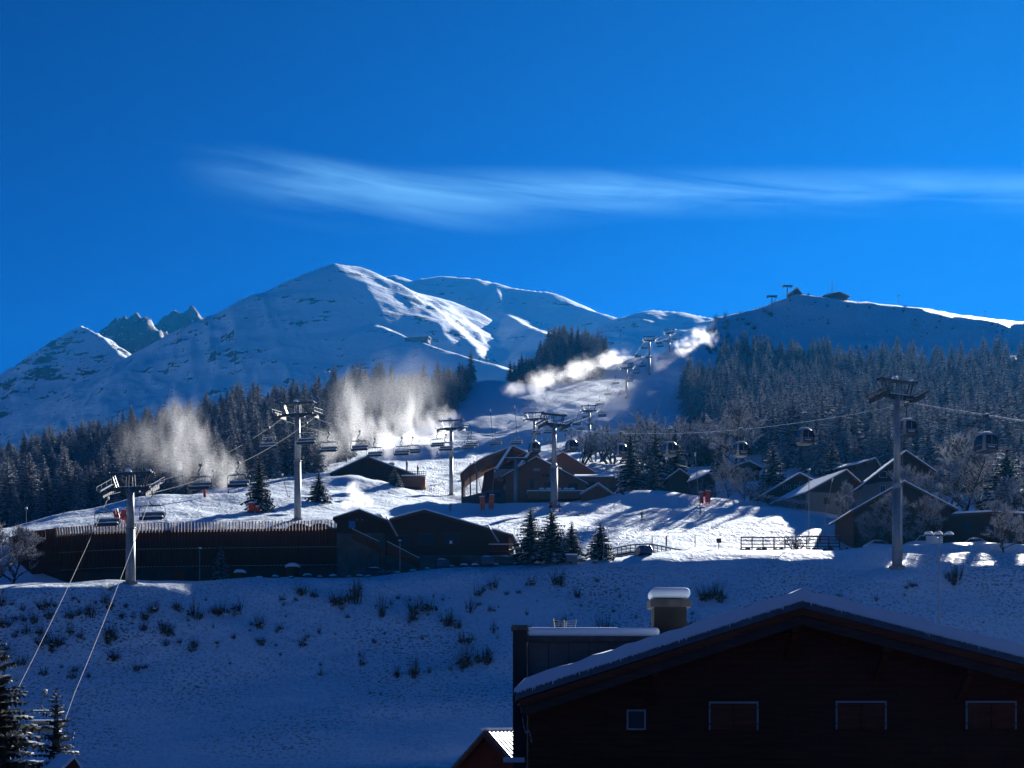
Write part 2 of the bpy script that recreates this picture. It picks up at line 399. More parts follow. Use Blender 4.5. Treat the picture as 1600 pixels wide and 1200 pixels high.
# ------------------------------------------------------------------ mesh building
UPZ = Vector((0, 0, 1))
class MB:
    def __init__(s): s.v = []; s.f = []; s.m = []
    def add(s, vs, fs, m=0):
        b = len(s.v); s.v.extend([tuple(x) for x in vs])
        for f in fs: s.f.append(tuple(b + i for i in f)); s.m.append(m)
        return s
    def tri(s, a, b, c, m=0): return s.add((a, b, c), ((0, 1, 2),), m)
    def box(s, c, d, m=0, rz=0.0, R=None):
        hx, hy, hz = d[0] / 2, d[1] / 2, d[2] / 2
        R = R or Matrix.Rotation(rz, 3, 'Z'); c = Vector(c)
        vs = [c + R @ Vector((sx * hx, sy * hy, sz * hz)) for sz in (-1, 1) for sx, sy in ((-1, -1), (1, -1), (1, 1), (-1, 1))]
        return s.add(vs, ((3, 2, 1, 0), (4, 5, 6, 7), (0, 1, 5, 4), (1, 2, 6, 5), (2, 3, 7, 6), (3, 0, 4, 7)), m)
    def beam(s, p, q, w, h, m=0, up=UPZ):
        p, q = Vector(p), Vector(q); y = (q - p); L = y.length; y.normalize()
        x = y.cross(up)
        if x.length < 1e-4: x = y.cross(Vector((1, 0, 0)))
        x.normalize(); z = x.cross(y)
        R = Matrix((x, y, z)).transposed()
        return s.box((p + q) / 2, (w, L, h), m, R=R)
    def tube(s, p, q, r0, r1=None, n=8, m=0, cap=True):
        r1 = r0 if r1 is None else r1
        p, q = Vector(p), Vector(q); y = (q - p).normalized()
        x = y.cross(UPZ)
        if x.length < 1e-3: x = Vector((1, 0, 0))
        x.normalize(); z = x.cross(y)
        vs = []
        for (c, r) in ((p, r0), (q, r1)):
            for i in range(n):
                a = 2 * math.pi * i / n; vs.append(c + x * (math.cos(a) * r) + z * (math.sin(a) * r))
        fs = [(i, (i + 1) % n, n + (i + 1) % n, n + i) for i in range(n)]
        if cap: fs += [tuple(range(n - 1, -1, -1)), tuple(range(n, 2 * n))]
        return s.add(vs, fs, m)
    def path(s, pts, r, n=6, m=0):
        pts = [Vector(p) for p in pts]; vs = []
        N = len(pts)
        for k, p in enumerate(pts):
            y = (pts[min(k + 1, N - 1)] - pts[max(k - 1, 0)]).normalized()
            x = y.cross(UPZ)
            if x.length < 1e-3: x = y.cross(Vector((0, 1, 0)))
            x.normalize(); z = x.cross(y); rr = r[k] if isinstance(r, (list, tuple)) else r
            for i in range(n):
                a = 2 * math.pi * i / n; vs.append(p + x * (math.cos(a) * rr) + z * (math.sin(a) * rr))
        fs = [(k * n + i, k * n + (i + 1) % n, (k + 1) * n + (i + 1) % n, (k + 1) * n + i) for k in range(N - 1) for i in range(n)]
        fs += [tuple(range(n - 1, -1, -1)), tuple(range((N - 1) * n, N * n))]
        return s.add(vs, fs, m)
    def prism(s, poly, y0, y1, m=0):
        """polygon in x, z pushed along y"""
        n = len(poly)
        vs = [(x, y0, z) for x, z in poly] + [(x, y1, z) for x, z in poly]
        fs = [(i, (i + 1) % n, n + (i + 1) % n, n + i) for i in range(n)] + [tuple(range(n - 1, -1, -1)), tuple(range(n, 2 * n))]
        return s.add(vs, fs, m)
    def blob(s, c, r, m=0, n=8, k=5, seed=0, jit=0.12, flat=True):
        """a lumpy pillow, flat below"""
        rn = random.Random(seed); vs = []
        for j in range(k + 1):
            t = math.pi * (j / k) * (0.5 if flat else 1.0)
            for i in range(n):
                a = 2 * math.pi * i / n; q = 1 + rn.uniform(-jit, jit) * (0 if j == 0 else 1)
                vs.append((c[0] + r[0] * math.sin(t) * math.cos(a) * q, c[1] + r[1] * math.sin(t) * math.sin(a) * q, c[2] + r[2] * math.cos(t) * (q if j else 1)))
        fs = [(j * n + i, (j + 1) * n + i, (j + 1) * n + (i + 1) % n, j * n + (i + 1) % n) for j in range(k) for i in range(n)]
        fs.append(tuple(k * n + i for i in range(n - 1, -1, -1)))
        return s.add(vs, fs, m)
    def mesh(s, name, mats, smooth=False):
        me = bpy.data.meshes.new(name); me.from_pydata(s.v, [], s.f)
        for m in mats: me.materials.append(MATS[m])
        if len(mats) > 1: me.polygons.foreach_set('material_index', s.m)
        if smooth: me.polygons.foreach_set('use_smooth', [True] * len(s.f))
        me.update()
        return me
    def build(s, name, mats, parent=None, smooth=False):
        if isinstance(mats, str): mats = [mats]
        return put(name, s.mesh(name, mats, smooth), parent)
def put(name, me, parent=None):
    o = bpy.data.objects.new(name, me); COL.objects.link(o)
    if parent: o.parent = parent
    return o
KIDS = {}
def empty(name, loc=(0, 0, 0), rz=0.0, label=None, cat=None, group=None, kind=None):
    o = bpy.data.objects.new(name, None); COL.objects.link(o)
    o.empty_display_size = 0.2
    o.location = loc; o.rotation_euler = (0, 0, rz)
    return tag(o, label, cat, group, kind)
def copy_tree(o, parent=None):
    c = o.copy(); COL.objects.link(c)
    if parent: c.parent = parent
    for ch in KIDMAP(o): copy_tree(ch, c)
    return c
def KIDMAP(o): return [x for x in o.children]

# ------------------------------------------------------------------ plain materials
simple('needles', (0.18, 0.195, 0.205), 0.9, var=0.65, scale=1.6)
simple('bark', (0.045, 0.034, 0.027), 0.9, var=0.4, scale=6)
simple('frost', (0.40, 0.41, 0.44), 0.85, var=0.3, scale=2)
simple('snow_cap', SNOW, 0.65, var=0.03, scale=2, bump=0.25, spec=0.25)
simple('tree_snow', (0.66, 0.68, 0.72), 0.8, var=0.2, scale=1.2)
simple('dry_stems', (0.050, 0.034, 0.022), 0.95, var=0.5, scale=3)
simple('dry_leaves', (0.075, 0.042, 0.022), 0.95, var=0.5, scale=3)

# ------------------------------------------------------------------ trees
def conifer_meshes(seed, H=12.0, r=0.19, whorls=19, br=8, seg=3, snow=0.55, droop=0.35, fine=1.0):
    rn = random.Random(seed)
    tr = MB(); tr.tube((0, 0, -0.6), (0, 0, H * 0.93), H * 0.014 + 0.05, 0.03, 6)
    c = MB()
    R0 = r * H
    c.tube((0, 0, H * 0.10), (0, 0, H * 0.97), R0 * 0.26, 0.02, 7, 0, False)
    for i in range(whorls):
        t = 0.05 + 0.93 * (i / (whorls - 1)) ** 0.92
        z0 = H * t; R = R0 * (1 - t) ** 0.80 * rn.uniform(0.86, 1.10) + 0.10
        nb = max(4, int(br * (0.55 + 0.6 * (1 - t))))
        a0 = rn.uniform(0, 6.28)
        for j in range(nb):
            a = a0 + 6.283 * j / nb + rn.uniform(-0.25, 0.25)
            L = R * rn.uniform(0.72, 1.12); dx, dy = math.cos(a), math.sin(a)
            dr = droop * rn.uniform(0.7, 1.3) * (1 - 0.75 * t); zb = z0 + rn.uniform(-0.02, 0.02) * H
            rise = 0.10 + 0.55 * t
            def sp(u): return Vector((dx * L * u, dy * L * u, zb + L * (rise * u - (dr + rise * 0.35) * u * u)))
            side = Vector((-dy, dx, 0)); has = rn.random() < snow
            for k in range(seg):
                u0 = 0.16 + 0.84 * k / seg; u1 = min(1.04, u0 + 0.95 / seg)
                p, q = sp(u0), sp(u1)
                w = L * 0.20 * (1.25 - 0.75 * u0) * rn.uniform(0.8, 1.3) + 0.03
                hang = Vector((0, 0, -w * rn.uniform(0.5, 1.0)))
                s1 = side * (w * rn.uniform(0.8, 1.2)); s2 = side * (w * rn.uniform(0.8, 1.2))
                c.tri(p, q, p * 0.35 + q * 0.65 + s1 + hang * 0.5, 0)
                c.tri(q, p, p * 0.35 + q * 0.65 - s2 + hang * 0.5, 0)
                c.tri(p, q, (p + q) / 2 + hang * 1.25 + side * rn.uniform(-w, w) * 0.4, 0)
                c.tri(p, p * .4 + q * .6 + s1 * .7, (p + q) / 2 + hang * 1.6 + s1 * .5, 0)
                if has and rn.random() < 0.85:
                    lift = Vector((0, 0, 0.035 + 0.10 * w)); f1 = rn.uniform(0.55, 0.95); f2 = rn.uniform(0.55, 0.95)
                    c.tri(p + lift, q + lift * 1.5, p * 0.4 + q * 0.6 + s1 * f1 + hang * 0.18, 1)
                    c.tri(q + lift * 1.5, p + lift, p * 0.4 + q * 0.6 - s2 * f2 + hang * 0.18, 1)
            tip = sp(1.0)
            if has: c.tri(tip + Vector((0, 0, 0.06)), tip + side * L * 0.07 - Vector((0, 0, .05)), tip - side * L * 0.07 - Vector((0, 0, .05)), 1)
    return tr.mesh('trunk', ['bark']), c.mesh('crown', ['needles', 'tree_snow'])
def frosted_meshes(seed, H=8.0, spread=0.5, levels=4, twigs=3.2, bushy=False):
    """a bare broadleaf tree white with rime"""
    rn = random.Random(seed)
    b = MB(); tw = MB()
    def grow(p, d, L, r, lev):
        q = p + d * L
        mid = (p + q) / 2 + Vector((rn.uniform(-1, 1), rn.uniform(-1, 1), rn.uniform(-.5, .5))) * L * 0.08
        if lev < 3: b.tube(p, mid, r, r * 0.85, 5, 0, False); b.tube(mid, q, r * 0.85, r * 0.65, 5, 0, False)
        n = rn.choice((2, 3, 3)) if lev < levels - 1 else 0
        for i in range(n):
            ax = Vector((rn.uniform(-1, 1), rn.uniform(-1, 1), rn.uniform(-0.25, 0.75))).normalized()
            dd = (d * 0.75 + ax * spread * 1.35 + Vector((0, 0, 0.10))).normalized()
            grow(p + (q - p) * rn.uniform(0.55, 1.0), dd, L * rn.uniform(0.55, 0.78), r * 0.58, lev + 1)
        if lev >= levels - 2:
            for i in range(int(twigs * (5 if lev >= levels - 1 else 3))):
                s = p + (q - p) * rn.uniform(0.05, 1.0)
                dd = (d * 0.8 + Vector((rn.uniform(-1, 1), rn.uniform(-1, 1), rn.uniform(-0.5, 0.9))) * 0.85).normalized()
                l = H * rn.uniform(0.035, 0.085); w = H * 0.0026 + 0.008
                e = s + dd * l; pr = dd.cross(Vector((rn.uniform(-1, 1), rn.uniform(-1, 1), rn.uniform(-1, 1)))).normalized() * w
                fr = 0 if rn.random() < 0.72 else 1
                tw.add((s - pr, s + pr, e), ((0, 1, 2),), fr)
                s2 = s + dd * l * 0.5; e2 = s2 + (dd + Vector((rn.uniform(-1, 1), rn.uniform(-1, 1), rn.uniform(-1, 1)))).normalized() * l * 0.6
                tw.add((s2 - pr, s2 + pr, e2), ((0, 1, 2),), fr)
    if bushy:
        for i in range(9):
            a = rn.uniform(0, 6.28); d = Vector((math.cos(a) * 0.55, math.sin(a) * 0.55, 1)).normalized()
            grow(Vector((math.cos(a) * 0.25, math.sin(a) * 0.25, -0.2)), d, H * rn.uniform(0.28, 0.40), H * 0.010 + 0.01, levels - 3)
    else:
        p = Vector((0, 0, -0.4)); d = Vector((rn.uniform(-.05, .05), rn.uniform(-.05, .05), 1)).normalized()
        n = 9; r = H * 0.015 + 0.03
        for i in range(n):
            q = p + d * (H * 0.80 / n); b.tube(p, q, r, r * 0.84, 6, 0, False)
            t = (i + 1) / n
            if i >= 1:
                for k in range(3 if i < n - 1 else 5):
                    a = rn.uniform(0, 6.28); out = (0.34 * math.sin(math.pi * min(1, 0.18 + 0.75 * t)) + 0.05) * H * (0.8 + spread * 0.5)
                    dd = Vector((math.cos(a), math.sin(a), rn.uniform(0.35, 0.95) + 0.5 * t)).normalized()
                    grow(p + (q - p) * rn.random(), dd, out * rn.uniform(0.5, 0.75), r * 0.55, levels - 3)
            p = q; r *= 0.84; d = (d + Vector((rn.uniform(-.12, .12), rn.uniform(-.12, .12), 0))).normalized()
    return b.mesh('trunk', ['bark']), tw.mesh('crown', ['frost', 'dry_stems'])
def shrub_mesh(seed, H=1.6, n=26, spread=0.55, leafy=10, snowy=3):
    rn = random.Random(seed); b = MB()
    for i in range(n):
        a = rn.uniform(0, 6.28); r0 = rn.uniform(0, 0.22) * H; lean = rn.uniform(0.05, spread)
        p = Vector((math.cos(a) * r0, math.sin(a) * r0, -0.15))
        l = H * rn.uniform(0.45, 1.05)
        d = Vector((math.cos(a) * lean, math.sin(a) * lean, 1)).normalized()
        q = p + d * l; m = p + d * l * 0.55 + Vector((rn.uniform(-.05, .05), rn.uniform(-.05, .05), 0)) * H
        w = 0.011 + H * 0.006
        for pr in (Vector((w, 0, 0)), Vector((0, w, 0))):
            b.add((p - pr, p + pr, m + pr * .7, m - pr * .7), ((0, 1, 2, 3),), 0); b.add((m - pr * .7, m + pr * .7, q), ((0, 1, 2),), 0)
        for k in range(3):
            s = p + (q - p) * rn.uniform(0.4, 0.95); e = s + (d + Vector((rn.uniform(-1, 1), rn.uniform(-1, 1), rn.uniform(-.2, .6)))).normalized() * H * rn.uniform(.08, .2)
            b.tri(s - Vector((w * .6, 0, 0)), s + Vector((w * .6, 0, 0)), e, 0)
    for i in range(leafy):
        a = rn.uniform(0, 6.28); r = rn.uniform(0, .4) * H
        c = Vector((math.cos(a) * r, math.sin(a) * r, rn.uniform(0.0, 0.22) * H)); s = H * rn.uniform(.06, .15)
        for k in range(4):
            o = [c + Vector((rn.uniform(-1, 1), rn.uniform(-1, 1), rn.uniform(-.4, 1.0))) * s for _ in range(3)]
            b.tri(*o, 1)
    for i in range(snowy):
        a = rn.uniform(0, 6.28); r = rn.uniform(0.1, .45) * H
        b.blob((math.cos(a) * r, math.sin(a) * r, rn.uniform(0, .25) * H), (H * rn.uniform(.07, .14), H * .1, H * .05), 2, 6, 2, i)
    return b.mesh('shrub', ['dry_stems', 'dry_leaves', 'tree_snow'])

def hero_tree(name, meshes, loc, scale, rz, label, cat, group):
    e = empty(name, loc, rz, label, cat, group)
    e.scale = (scale[0], scale[0], scale[1]) if isinstance(scale, tuple) else (scale,) * 3
    put('trunk', meshes[0], e); cr = put('crown', meshes[1], e)
    return e, cr

CONIFERS = [conifer_meshes(100 + i, 12.0, (0.27, 0.25, 0.30, 0.26, 0.235)[i], 23 + (i % 3), 9, 4, (0.9, 0.82, 0.92, 0.75, 0.88)[i], (0.42, 0.5, 0.36, 0.45, 0.55)[i]) for i in range(5)]
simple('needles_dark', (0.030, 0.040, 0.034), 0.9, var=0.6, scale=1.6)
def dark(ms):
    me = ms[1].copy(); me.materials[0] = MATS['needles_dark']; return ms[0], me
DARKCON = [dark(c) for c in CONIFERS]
BROADLEAF = [frosted_meshes(200 + i, 9.0, 0.55 + 0.06 * i, 4, 2.6) for i in range(3)]
THICKET = [frosted_meshes(230 + i, 5.0, 0.7, 4, 2.6, True) for i in range(3)]

def interp(x, xs, ys): return float(np.interp(x, xs, ys))
def forest_points():
    rn = random.Random(5); pts = []
    def lay(px0, px1, d0f, d1f, step, hf, tagname, keep=None):
        d = 320.0
        while d < 1000:
            px = px0
            while px < px1:
                q = px + rn.uniform(-.5, .5) * step * F / d; dd = d + rn.uniform(-.5, .5) * step
                if d0f(q) < dd < d1f(q) and rn.random() > .06 and fbm(np.array([q / 37.0]), np.array([dd / 31.0]), 71, 2)[0] > -.85:
                    pts.append((q, dd, hf(q, dd, rn), tagname))
                px += step * F / d
            d += step
    lay(-160, 735, lambda p: interp(p, [-200, 0, 250, 350, 430, 500, 560, 620, 700, 735], [345, 340, 340, 345, 372, 392, 450, 520, 600, 650]),
        lambda p: interp(p, [-200, 250, 400, 560, 640, 700, 735], [650, 650, 665, 705, 715, 705, 690]), 6.0, lambda p, d, r: r.triangular(8, 21, 15) * (0.85 if p > 600 else 1) * r.choice((1, 1, .75)), 'west')
    lay(1066, 1720, lambda p: interp(p, [1066, 1085, 1130, 1200, 1260, 1400, 1700], [600, 545, 470, 385, 335, 300, 290]),
        lambda p: interp(p, [1066, 1100, 1150, 1300, 1330, 1400, 1450, 1540, 1700], [600, 690, 770, 770, 715, 745, 705, 760, 770]), 6.2, lambda p, d, r: r.triangular(8, 22, 16) * r.choice((1, 1, .7)), 'east')
    lay(800, 945, lambda p: interp(p, [800, 830, 900, 945], [690, 665, 680, 720]), lambda p: interp(p, [800, 830, 880, 945], [720, 770, 795, 790]), 5.0, lambda p, d, r: r.uniform(10, 16), 'knoll')
    return pts

def make_forest():
    pts = forest_points()
    rn = random.Random(8)
    # the largest as trees of their own
    pts.sort(key=lambda p: -p[2] / p[1])
    vis = [p for p in pts if -25 < p[0] < 1625]
    own = vis[:255]; ownset = set(id(p) for p in own)
    lab = {'west': ('snow dusted conifer at the lower edge of the wood behind the slatted building', 'conifers along the wood behind the slatted building'),
           'east': ('frosted conifer at the lower edge of the wood behind the chalets', 'conifers along the wood behind the chalets'),
           'knoll': ('snowy conifer of the clump on the knoll beside the piste', 'conifers on the knoll')}
    src = {}
    for p in own:
        i = rn.randrange(5); x = (p[0] - 800) * p[1] / F
        e, cr = hero_tree('conifer', CONIFERS[i], (x, p[1], gz(x, p[1]) - 0.2), (p[2] / 12 * rn.uniform(.85, 1.1), p[2] / 12), rn.uniform(0, 6.28), lab[p[3]][0], 'conifer', lab[p[3]][1])
        src.setdefault(i, cr)
    for nm, key, lb in (('conifer_wood', 'west', 'mass of snowy conifers climbing the hill under the rocky mountain'), ('conifer_wood', 'east', 'mass of frosted conifers on the hill below the summit huts'), ('conifer_wood', 'knoll', 'dense conifer clump on the knoll beside the piste')):
        rest = [p for p in pts if p[3] == key and id(p) not in ownset]
        scatter(nm, lb, [((p[0] - 800) * p[1] / F, p[1], p[2] / 12) for p in rest], [src[i] for i in range(5)], rn, 'wood')
def scatter(name, label, plist, sources, rn, cat):
    """one mesh of points carrying instances of the tree crowns"""
    xs = np.array([p[0] for p in plist]); ys = np.array([p[1] for p in plist])
    zs = ground_z(xs, ys) - 0.2
    me = bpy.data.meshes.new(name); me.from_pydata(np.stack([xs, ys, zs], -1).tolist(), [], [])
    for k, tp, vals in (('size', 'FLOAT', [p[2] for p in plist]), ('turn', 'FLOAT', [rn.uniform(0, 6.28) for _ in plist]), ('pick', 'INT', [rn.randrange(len(sources)) for _ in plist])):
        at = me.attributes.new(k, tp, 'POINT'); at.data.foreach_set('value', vals)
    o = put(name, me); tag(o, label, cat, None, 'stuff')
    ng = bpy.data.node_groups.new(name, 'GeometryNodeTree')
    ng.interface.new_socket('Geometry', in_out='INPUT', socket_type='NodeSocketGeometry'); ng.interface.new_socket('Geometry', in_out='OUTPUT', socket_type='NodeSocketGeometry')
    N = ng.nodes; L = ng.links
    gi = N.new('NodeGroupInput'); go = N.new('NodeGroupOutput'); join = N.new('GeometryNodeJoinGeometry')
    def attr(nm, tp):
        n = N.new('GeometryNodeInputNamedAttribute'); n.data_type = tp; n.inputs[0].default_value = nm; return n.outputs[0]
    size = attr('size', 'FLOAT'); turn = attr('turn', 'FLOAT'); pick = attr('pick', 'INT')
    comb = N.new('ShaderNodeCombineXYZ'); L.new(turn, comb.inputs[2])
    for i, s in enumerate(sources):
        oi = N.new('GeometryNodeObjectInfo'); oi.transform_space = 'ORIGINAL'; oi.inputs[0].default_value = s; oi.inputs[1].default_value = True
        cmp = N.new('FunctionNodeCompare'); cmp.data_type = 'INT'; cmp.operation = 'EQUAL'; L.new(pick, cmp.inputs[2]); cmp.inputs[3].default_value = i
        iop = N.new('GeometryNodeInstanceOnPoints'); L.new(gi.outputs[0], iop.inputs['Points']); L.new(cmp.outputs[0], iop.inputs['Selection'])
        L.new(oi.outputs['Geometry'], iop.inputs['Instance']); L.new(comb.outputs[0], iop.inputs['Rotation']); L.new(size, iop.inputs['Scale'])
        L.new(iop.outputs[0], join.inputs[0])
    L.new(join.outputs[0], go.inputs[0])
    md = o.modifiers.new('trees', 'NODES'); md.node_group = ng
    return o
make_forest()

def make_single_trees():
    rn = random.Random(21)
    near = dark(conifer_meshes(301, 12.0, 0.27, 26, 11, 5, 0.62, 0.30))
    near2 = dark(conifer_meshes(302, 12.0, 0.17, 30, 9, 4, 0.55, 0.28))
    def tree(px, d, py_top, meshes, label, group=None, wide=1.0, base=None, name='conifer', cat='conifer', Hm=12.0):
        g = G(px, d) if base is None else base
        h = (zz(py_top, d) - g.z) * (1.09 if cat == 'conifer' else 1)
        return hero_tree(name, meshes, (g.x, g.y, g.z - 0.15), (h / Hm * wide, h / Hm), rn.uniform(0, 6.28), label, cat, group)
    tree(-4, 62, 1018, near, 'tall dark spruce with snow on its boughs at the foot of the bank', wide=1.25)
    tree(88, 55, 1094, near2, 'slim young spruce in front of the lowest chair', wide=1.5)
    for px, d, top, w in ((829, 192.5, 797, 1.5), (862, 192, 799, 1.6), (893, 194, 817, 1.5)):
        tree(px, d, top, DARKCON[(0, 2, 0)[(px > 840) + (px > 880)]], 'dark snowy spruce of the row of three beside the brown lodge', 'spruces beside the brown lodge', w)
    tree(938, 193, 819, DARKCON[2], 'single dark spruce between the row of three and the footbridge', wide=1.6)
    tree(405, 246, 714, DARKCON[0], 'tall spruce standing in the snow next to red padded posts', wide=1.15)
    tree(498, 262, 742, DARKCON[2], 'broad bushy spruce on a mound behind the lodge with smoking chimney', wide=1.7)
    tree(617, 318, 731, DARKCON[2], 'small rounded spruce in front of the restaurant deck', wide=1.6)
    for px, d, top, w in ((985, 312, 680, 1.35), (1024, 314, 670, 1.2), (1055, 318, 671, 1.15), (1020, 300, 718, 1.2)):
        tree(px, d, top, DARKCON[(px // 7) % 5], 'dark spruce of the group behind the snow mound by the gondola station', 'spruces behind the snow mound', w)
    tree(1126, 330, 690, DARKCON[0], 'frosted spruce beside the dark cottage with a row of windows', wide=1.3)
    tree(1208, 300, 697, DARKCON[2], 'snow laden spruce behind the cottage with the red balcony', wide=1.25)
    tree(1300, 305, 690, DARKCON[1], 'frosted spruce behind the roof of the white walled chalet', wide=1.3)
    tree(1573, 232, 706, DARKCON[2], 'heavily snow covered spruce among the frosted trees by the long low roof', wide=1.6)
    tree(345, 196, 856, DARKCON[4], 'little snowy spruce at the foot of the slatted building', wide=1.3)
    # rimed broadleaf trees
    for px, d, top, k, w, lb in (
        (1150, 325, 620, 0, 1.0, 'tall rimed tree beside the dark cottage with a row of windows'),
        (1138, 287, 715, 1, 1.0, 'white rimed tree behind the red padded posts'),
        (1163, 284, 726, 2, 1.0, 'small rimed tree next to the hedge by the cottages'),
        (1430, 231, 716, 0, 1.0, 'rimed tree against the gable of the big dark chalet'),
        (1390, 206, 762, 2, 1.1, 'rimed tree in front of the low wide chalet beside the pylon'),
        (1440, 205, 770, 1, 1.0, 'rimed tree in front of the low wide chalet, nearer the van'),
        (1355, 207, 795, 2, 0.9, 'small rimed tree at the corner of the low wide chalet'),
        (1505, 236, 690, 0, 1.2, 'spreading rimed tree behind the long low roof'),
        (1540, 258, 660, 1, 1.2, 'tall rimed tree above the long low roof'),
        (1480, 262, 680, 1, 1.1, 'rimed tree behind the eaves of the big dark chalet'),
        (1590, 225, 720, 0, 1.1, 'rimed tree next to the snow covered spruce'),
        (1568, 187, 775, 0, 1.0, 'bare tree with a clear trunk and frosted crown on the bank'),
        (1322, 232, 745, 2, 0.55, 'thin rimed birch between the field and the chalets'),
        (1600, 196, 800, 1, 1.0, 'frosted tree next to the parked white car'),
        (20, 192, 815, 1, 1.1, 'frosted tree at the end of the slatted building'),
        (-15, 190, 800, 0, 1.0, 'frosted tree at the end of the slatted building')):
        tree(px, d, top, BROADLEAF[k], lb, 'frosted trees at the end of the slatted building' if 'slatted' in lb else None, w, None, 'rimed_tree', 'tree', 8.6)
    ths = [(x, d, h) for x, d, h in ((905 + 0, 420, 650), (930, 430, 640), (960, 425, 634), (990, 428, 628), (1020, 425, 622), (1048, 420, 618), (1072, 405, 615), (1092, 395, 618), (1110, 385, 630), (1040, 390, 645), (1075, 380, 648), (1000, 402, 650), (1180, 292, 745), (1085, 305, 738), (1060, 302, 742), (1105, 298, 742))]
    for px, d, top in ths:
        lb = ('grey frosted thicket at the edge of the piste below the wood', 'frosted thickets below the wood') if d > 350 else ('rimed garden bush between the spruces and the hedge', 'rimed garden bushes')
        tree(px, d, top, THICKET[(px // 3) % 3], lb[0], lb[1], 1.25, None, 'thicket', 'bush', 4.3)
    tree(976, 282, 755, THICKET[1], 'round frosted bush beside the small gabled shed of the station', None, 1.6, None, 'bush', 'bush', 4.3)
    tree(1245, 207, 818, THICKET[2], 'bare bush with thin branches in front of the rail fence', None, 1.2, None, 'bush', 'bush', 4.3)
    for px, d, top in ((605, 190, 880), (580, 190, 893), (662, 190, 888)):
        tree(px, d, top, THICKET[px % 3], 'low snowy bush in front of the stairs of the brown lodge', 'low bushes by the lodge stairs', 1.6, None, 'bush', 'bush', 4.3)
make_single_trees()
def make_shrubs():
    rn = random.Random(77)
    S = [shrub_mesh(400 + i, 1.6, (26, 34, 18, 40, 22)[i], (0.5, 0.7, 0.3, 0.9, 0.45)[i], (8, 14, 4, 18, 10)[i], (2, 4, 1, 4, 2)[i]) for i in range(5)]
    spots = [(40, 958), (62, 952), (30, 995), (55, 985), (75, 962), (105, 965), (112, 985), (140, 958), (170, 945), (190, 950), (205, 962), (230, 985), (262, 985), (178, 995), (160, 1005), (180, 1030), (222, 1050), (255, 1010), (280, 1005), (312, 1010), (345, 955), (370, 950), (395, 970), (440, 940), (455, 935), (488, 932), (415, 975), (445, 985), (470, 985), (480, 1000), (500, 985), (410, 1005), (430, 1008), (520, 945), (560, 930), (635, 940), (580, 1002), (615, 930), (565, 1035), (600, 1060), (625, 1055), (650, 962), (670, 958), (700, 970), (720, 975), (730, 1000), (740, 1030), (700, 1045), (725, 1035), (765, 1040), (560, 940), (800, 930), (830, 915), (870, 905), (905, 935), (935, 912), (960, 925), (900, 960), (880, 985), (1010, 975), (955, 990), (1100, 935), (1120, 930), (1085, 985), (1130, 940), (1310, 935), (1370, 935), (1420, 915), (1495, 905), (1480, 905), (30, 1040), (60, 1050), (95, 1045), (15, 1020), (120, 1050), (80, 1010), (240, 955), (275, 950), (300, 960), (130, 1000), (20, 970), (120, 940), (5, 940), (180, 920), (330, 985), (360, 1000), (740, 950), (755, 925), (780, 955), (775, 985), (540, 965), (600, 955)]
    for i in range(95):
        px = rn.uniform(0, 1000) if rn.random() < 0.8 else rn.uniform(1000, 1600); spots.append((px, rn.triangular(905, 1130, 950)))
    base_n = len(spots) - 95
    extra = []
    for (px, py) in spots[:base_n]:
        for _ in range(rn.choice((0, 0, 1, 1, 2))): extra.append((px + rn.uniform(-24, 24), py + rn.uniform(-9, 9)))
    spots = [(px + rn.uniform(-9, 9), py + rn.uniform(-5, 5)) for px, py in spots[:base_n]] + extra + spots[base_n:]
    nbig = base_n + len(extra)
    ds = np.linspace(133, 200, 240)
    for k, (px, py) in enumerate(spots):
        xs = (px - 800) * ds / F; zs = ground_z(xs, ds); rows = HZ - F * zs / ds
        ok = np.where(rows <= py + 4)[0]
        if not len(ok) or ok[0] == 0: continue
        d = ds[ok[0]]; i = rn.randrange(5)
        big = k < nbig
        s = rn.choice((.4, .55, .75, .95, 1.2, 1.6)) * rn.uniform(.85, 1.15) if big else rn.uniform(0.2, 0.6)
        if py > 1060: s *= 0.55
        o = put('shrub', S[i]); o.location = G(px, d); o.rotation_euler = (0, 0, rn.uniform(0, 6.28)); o.scale = (s * rn.uniform(.7, 1.4), s, s * rn.uniform(.7, 1.5))
        tag(o, *(('leafless brown shrub sticking out of the snow on the bank', 'shrub', 'shrubs on the snowy bank') if big else ('small tuft of dry stems in the snow on the bank', 'shrub', 'dry tufts on the snowy bank')))
make_shrubs()
def make_scrub():
    rn = random.Random(91); pts = []
    for i in range(620):
        px = rn.uniform(1105, 1640); d = rn.uniform(770, 930)
        if px < 1215 or rn.random() < .5:
            if fbm(np.array([px / 40.0]), np.array([d / 14.0]), 60, 3)[0] > (-.15 if px < 1215 else .1): pts.append(((px - 800) * d / F, d, rn.uniform(1.0, 2.6) * (1.3 if px < 1215 else .7)))
    seen = {}
    for o in bpy.data.objects:
        if o.name.startswith('shrub') and o.data.name not in seen: seen[o.data.name] = o
    srcs = list(seen.values())[:4]
    scatter('scrub', 'low frosted scrub dotted over the slope under the ridge huts', pts, srcs, rn, 'scrub')
make_scrub()
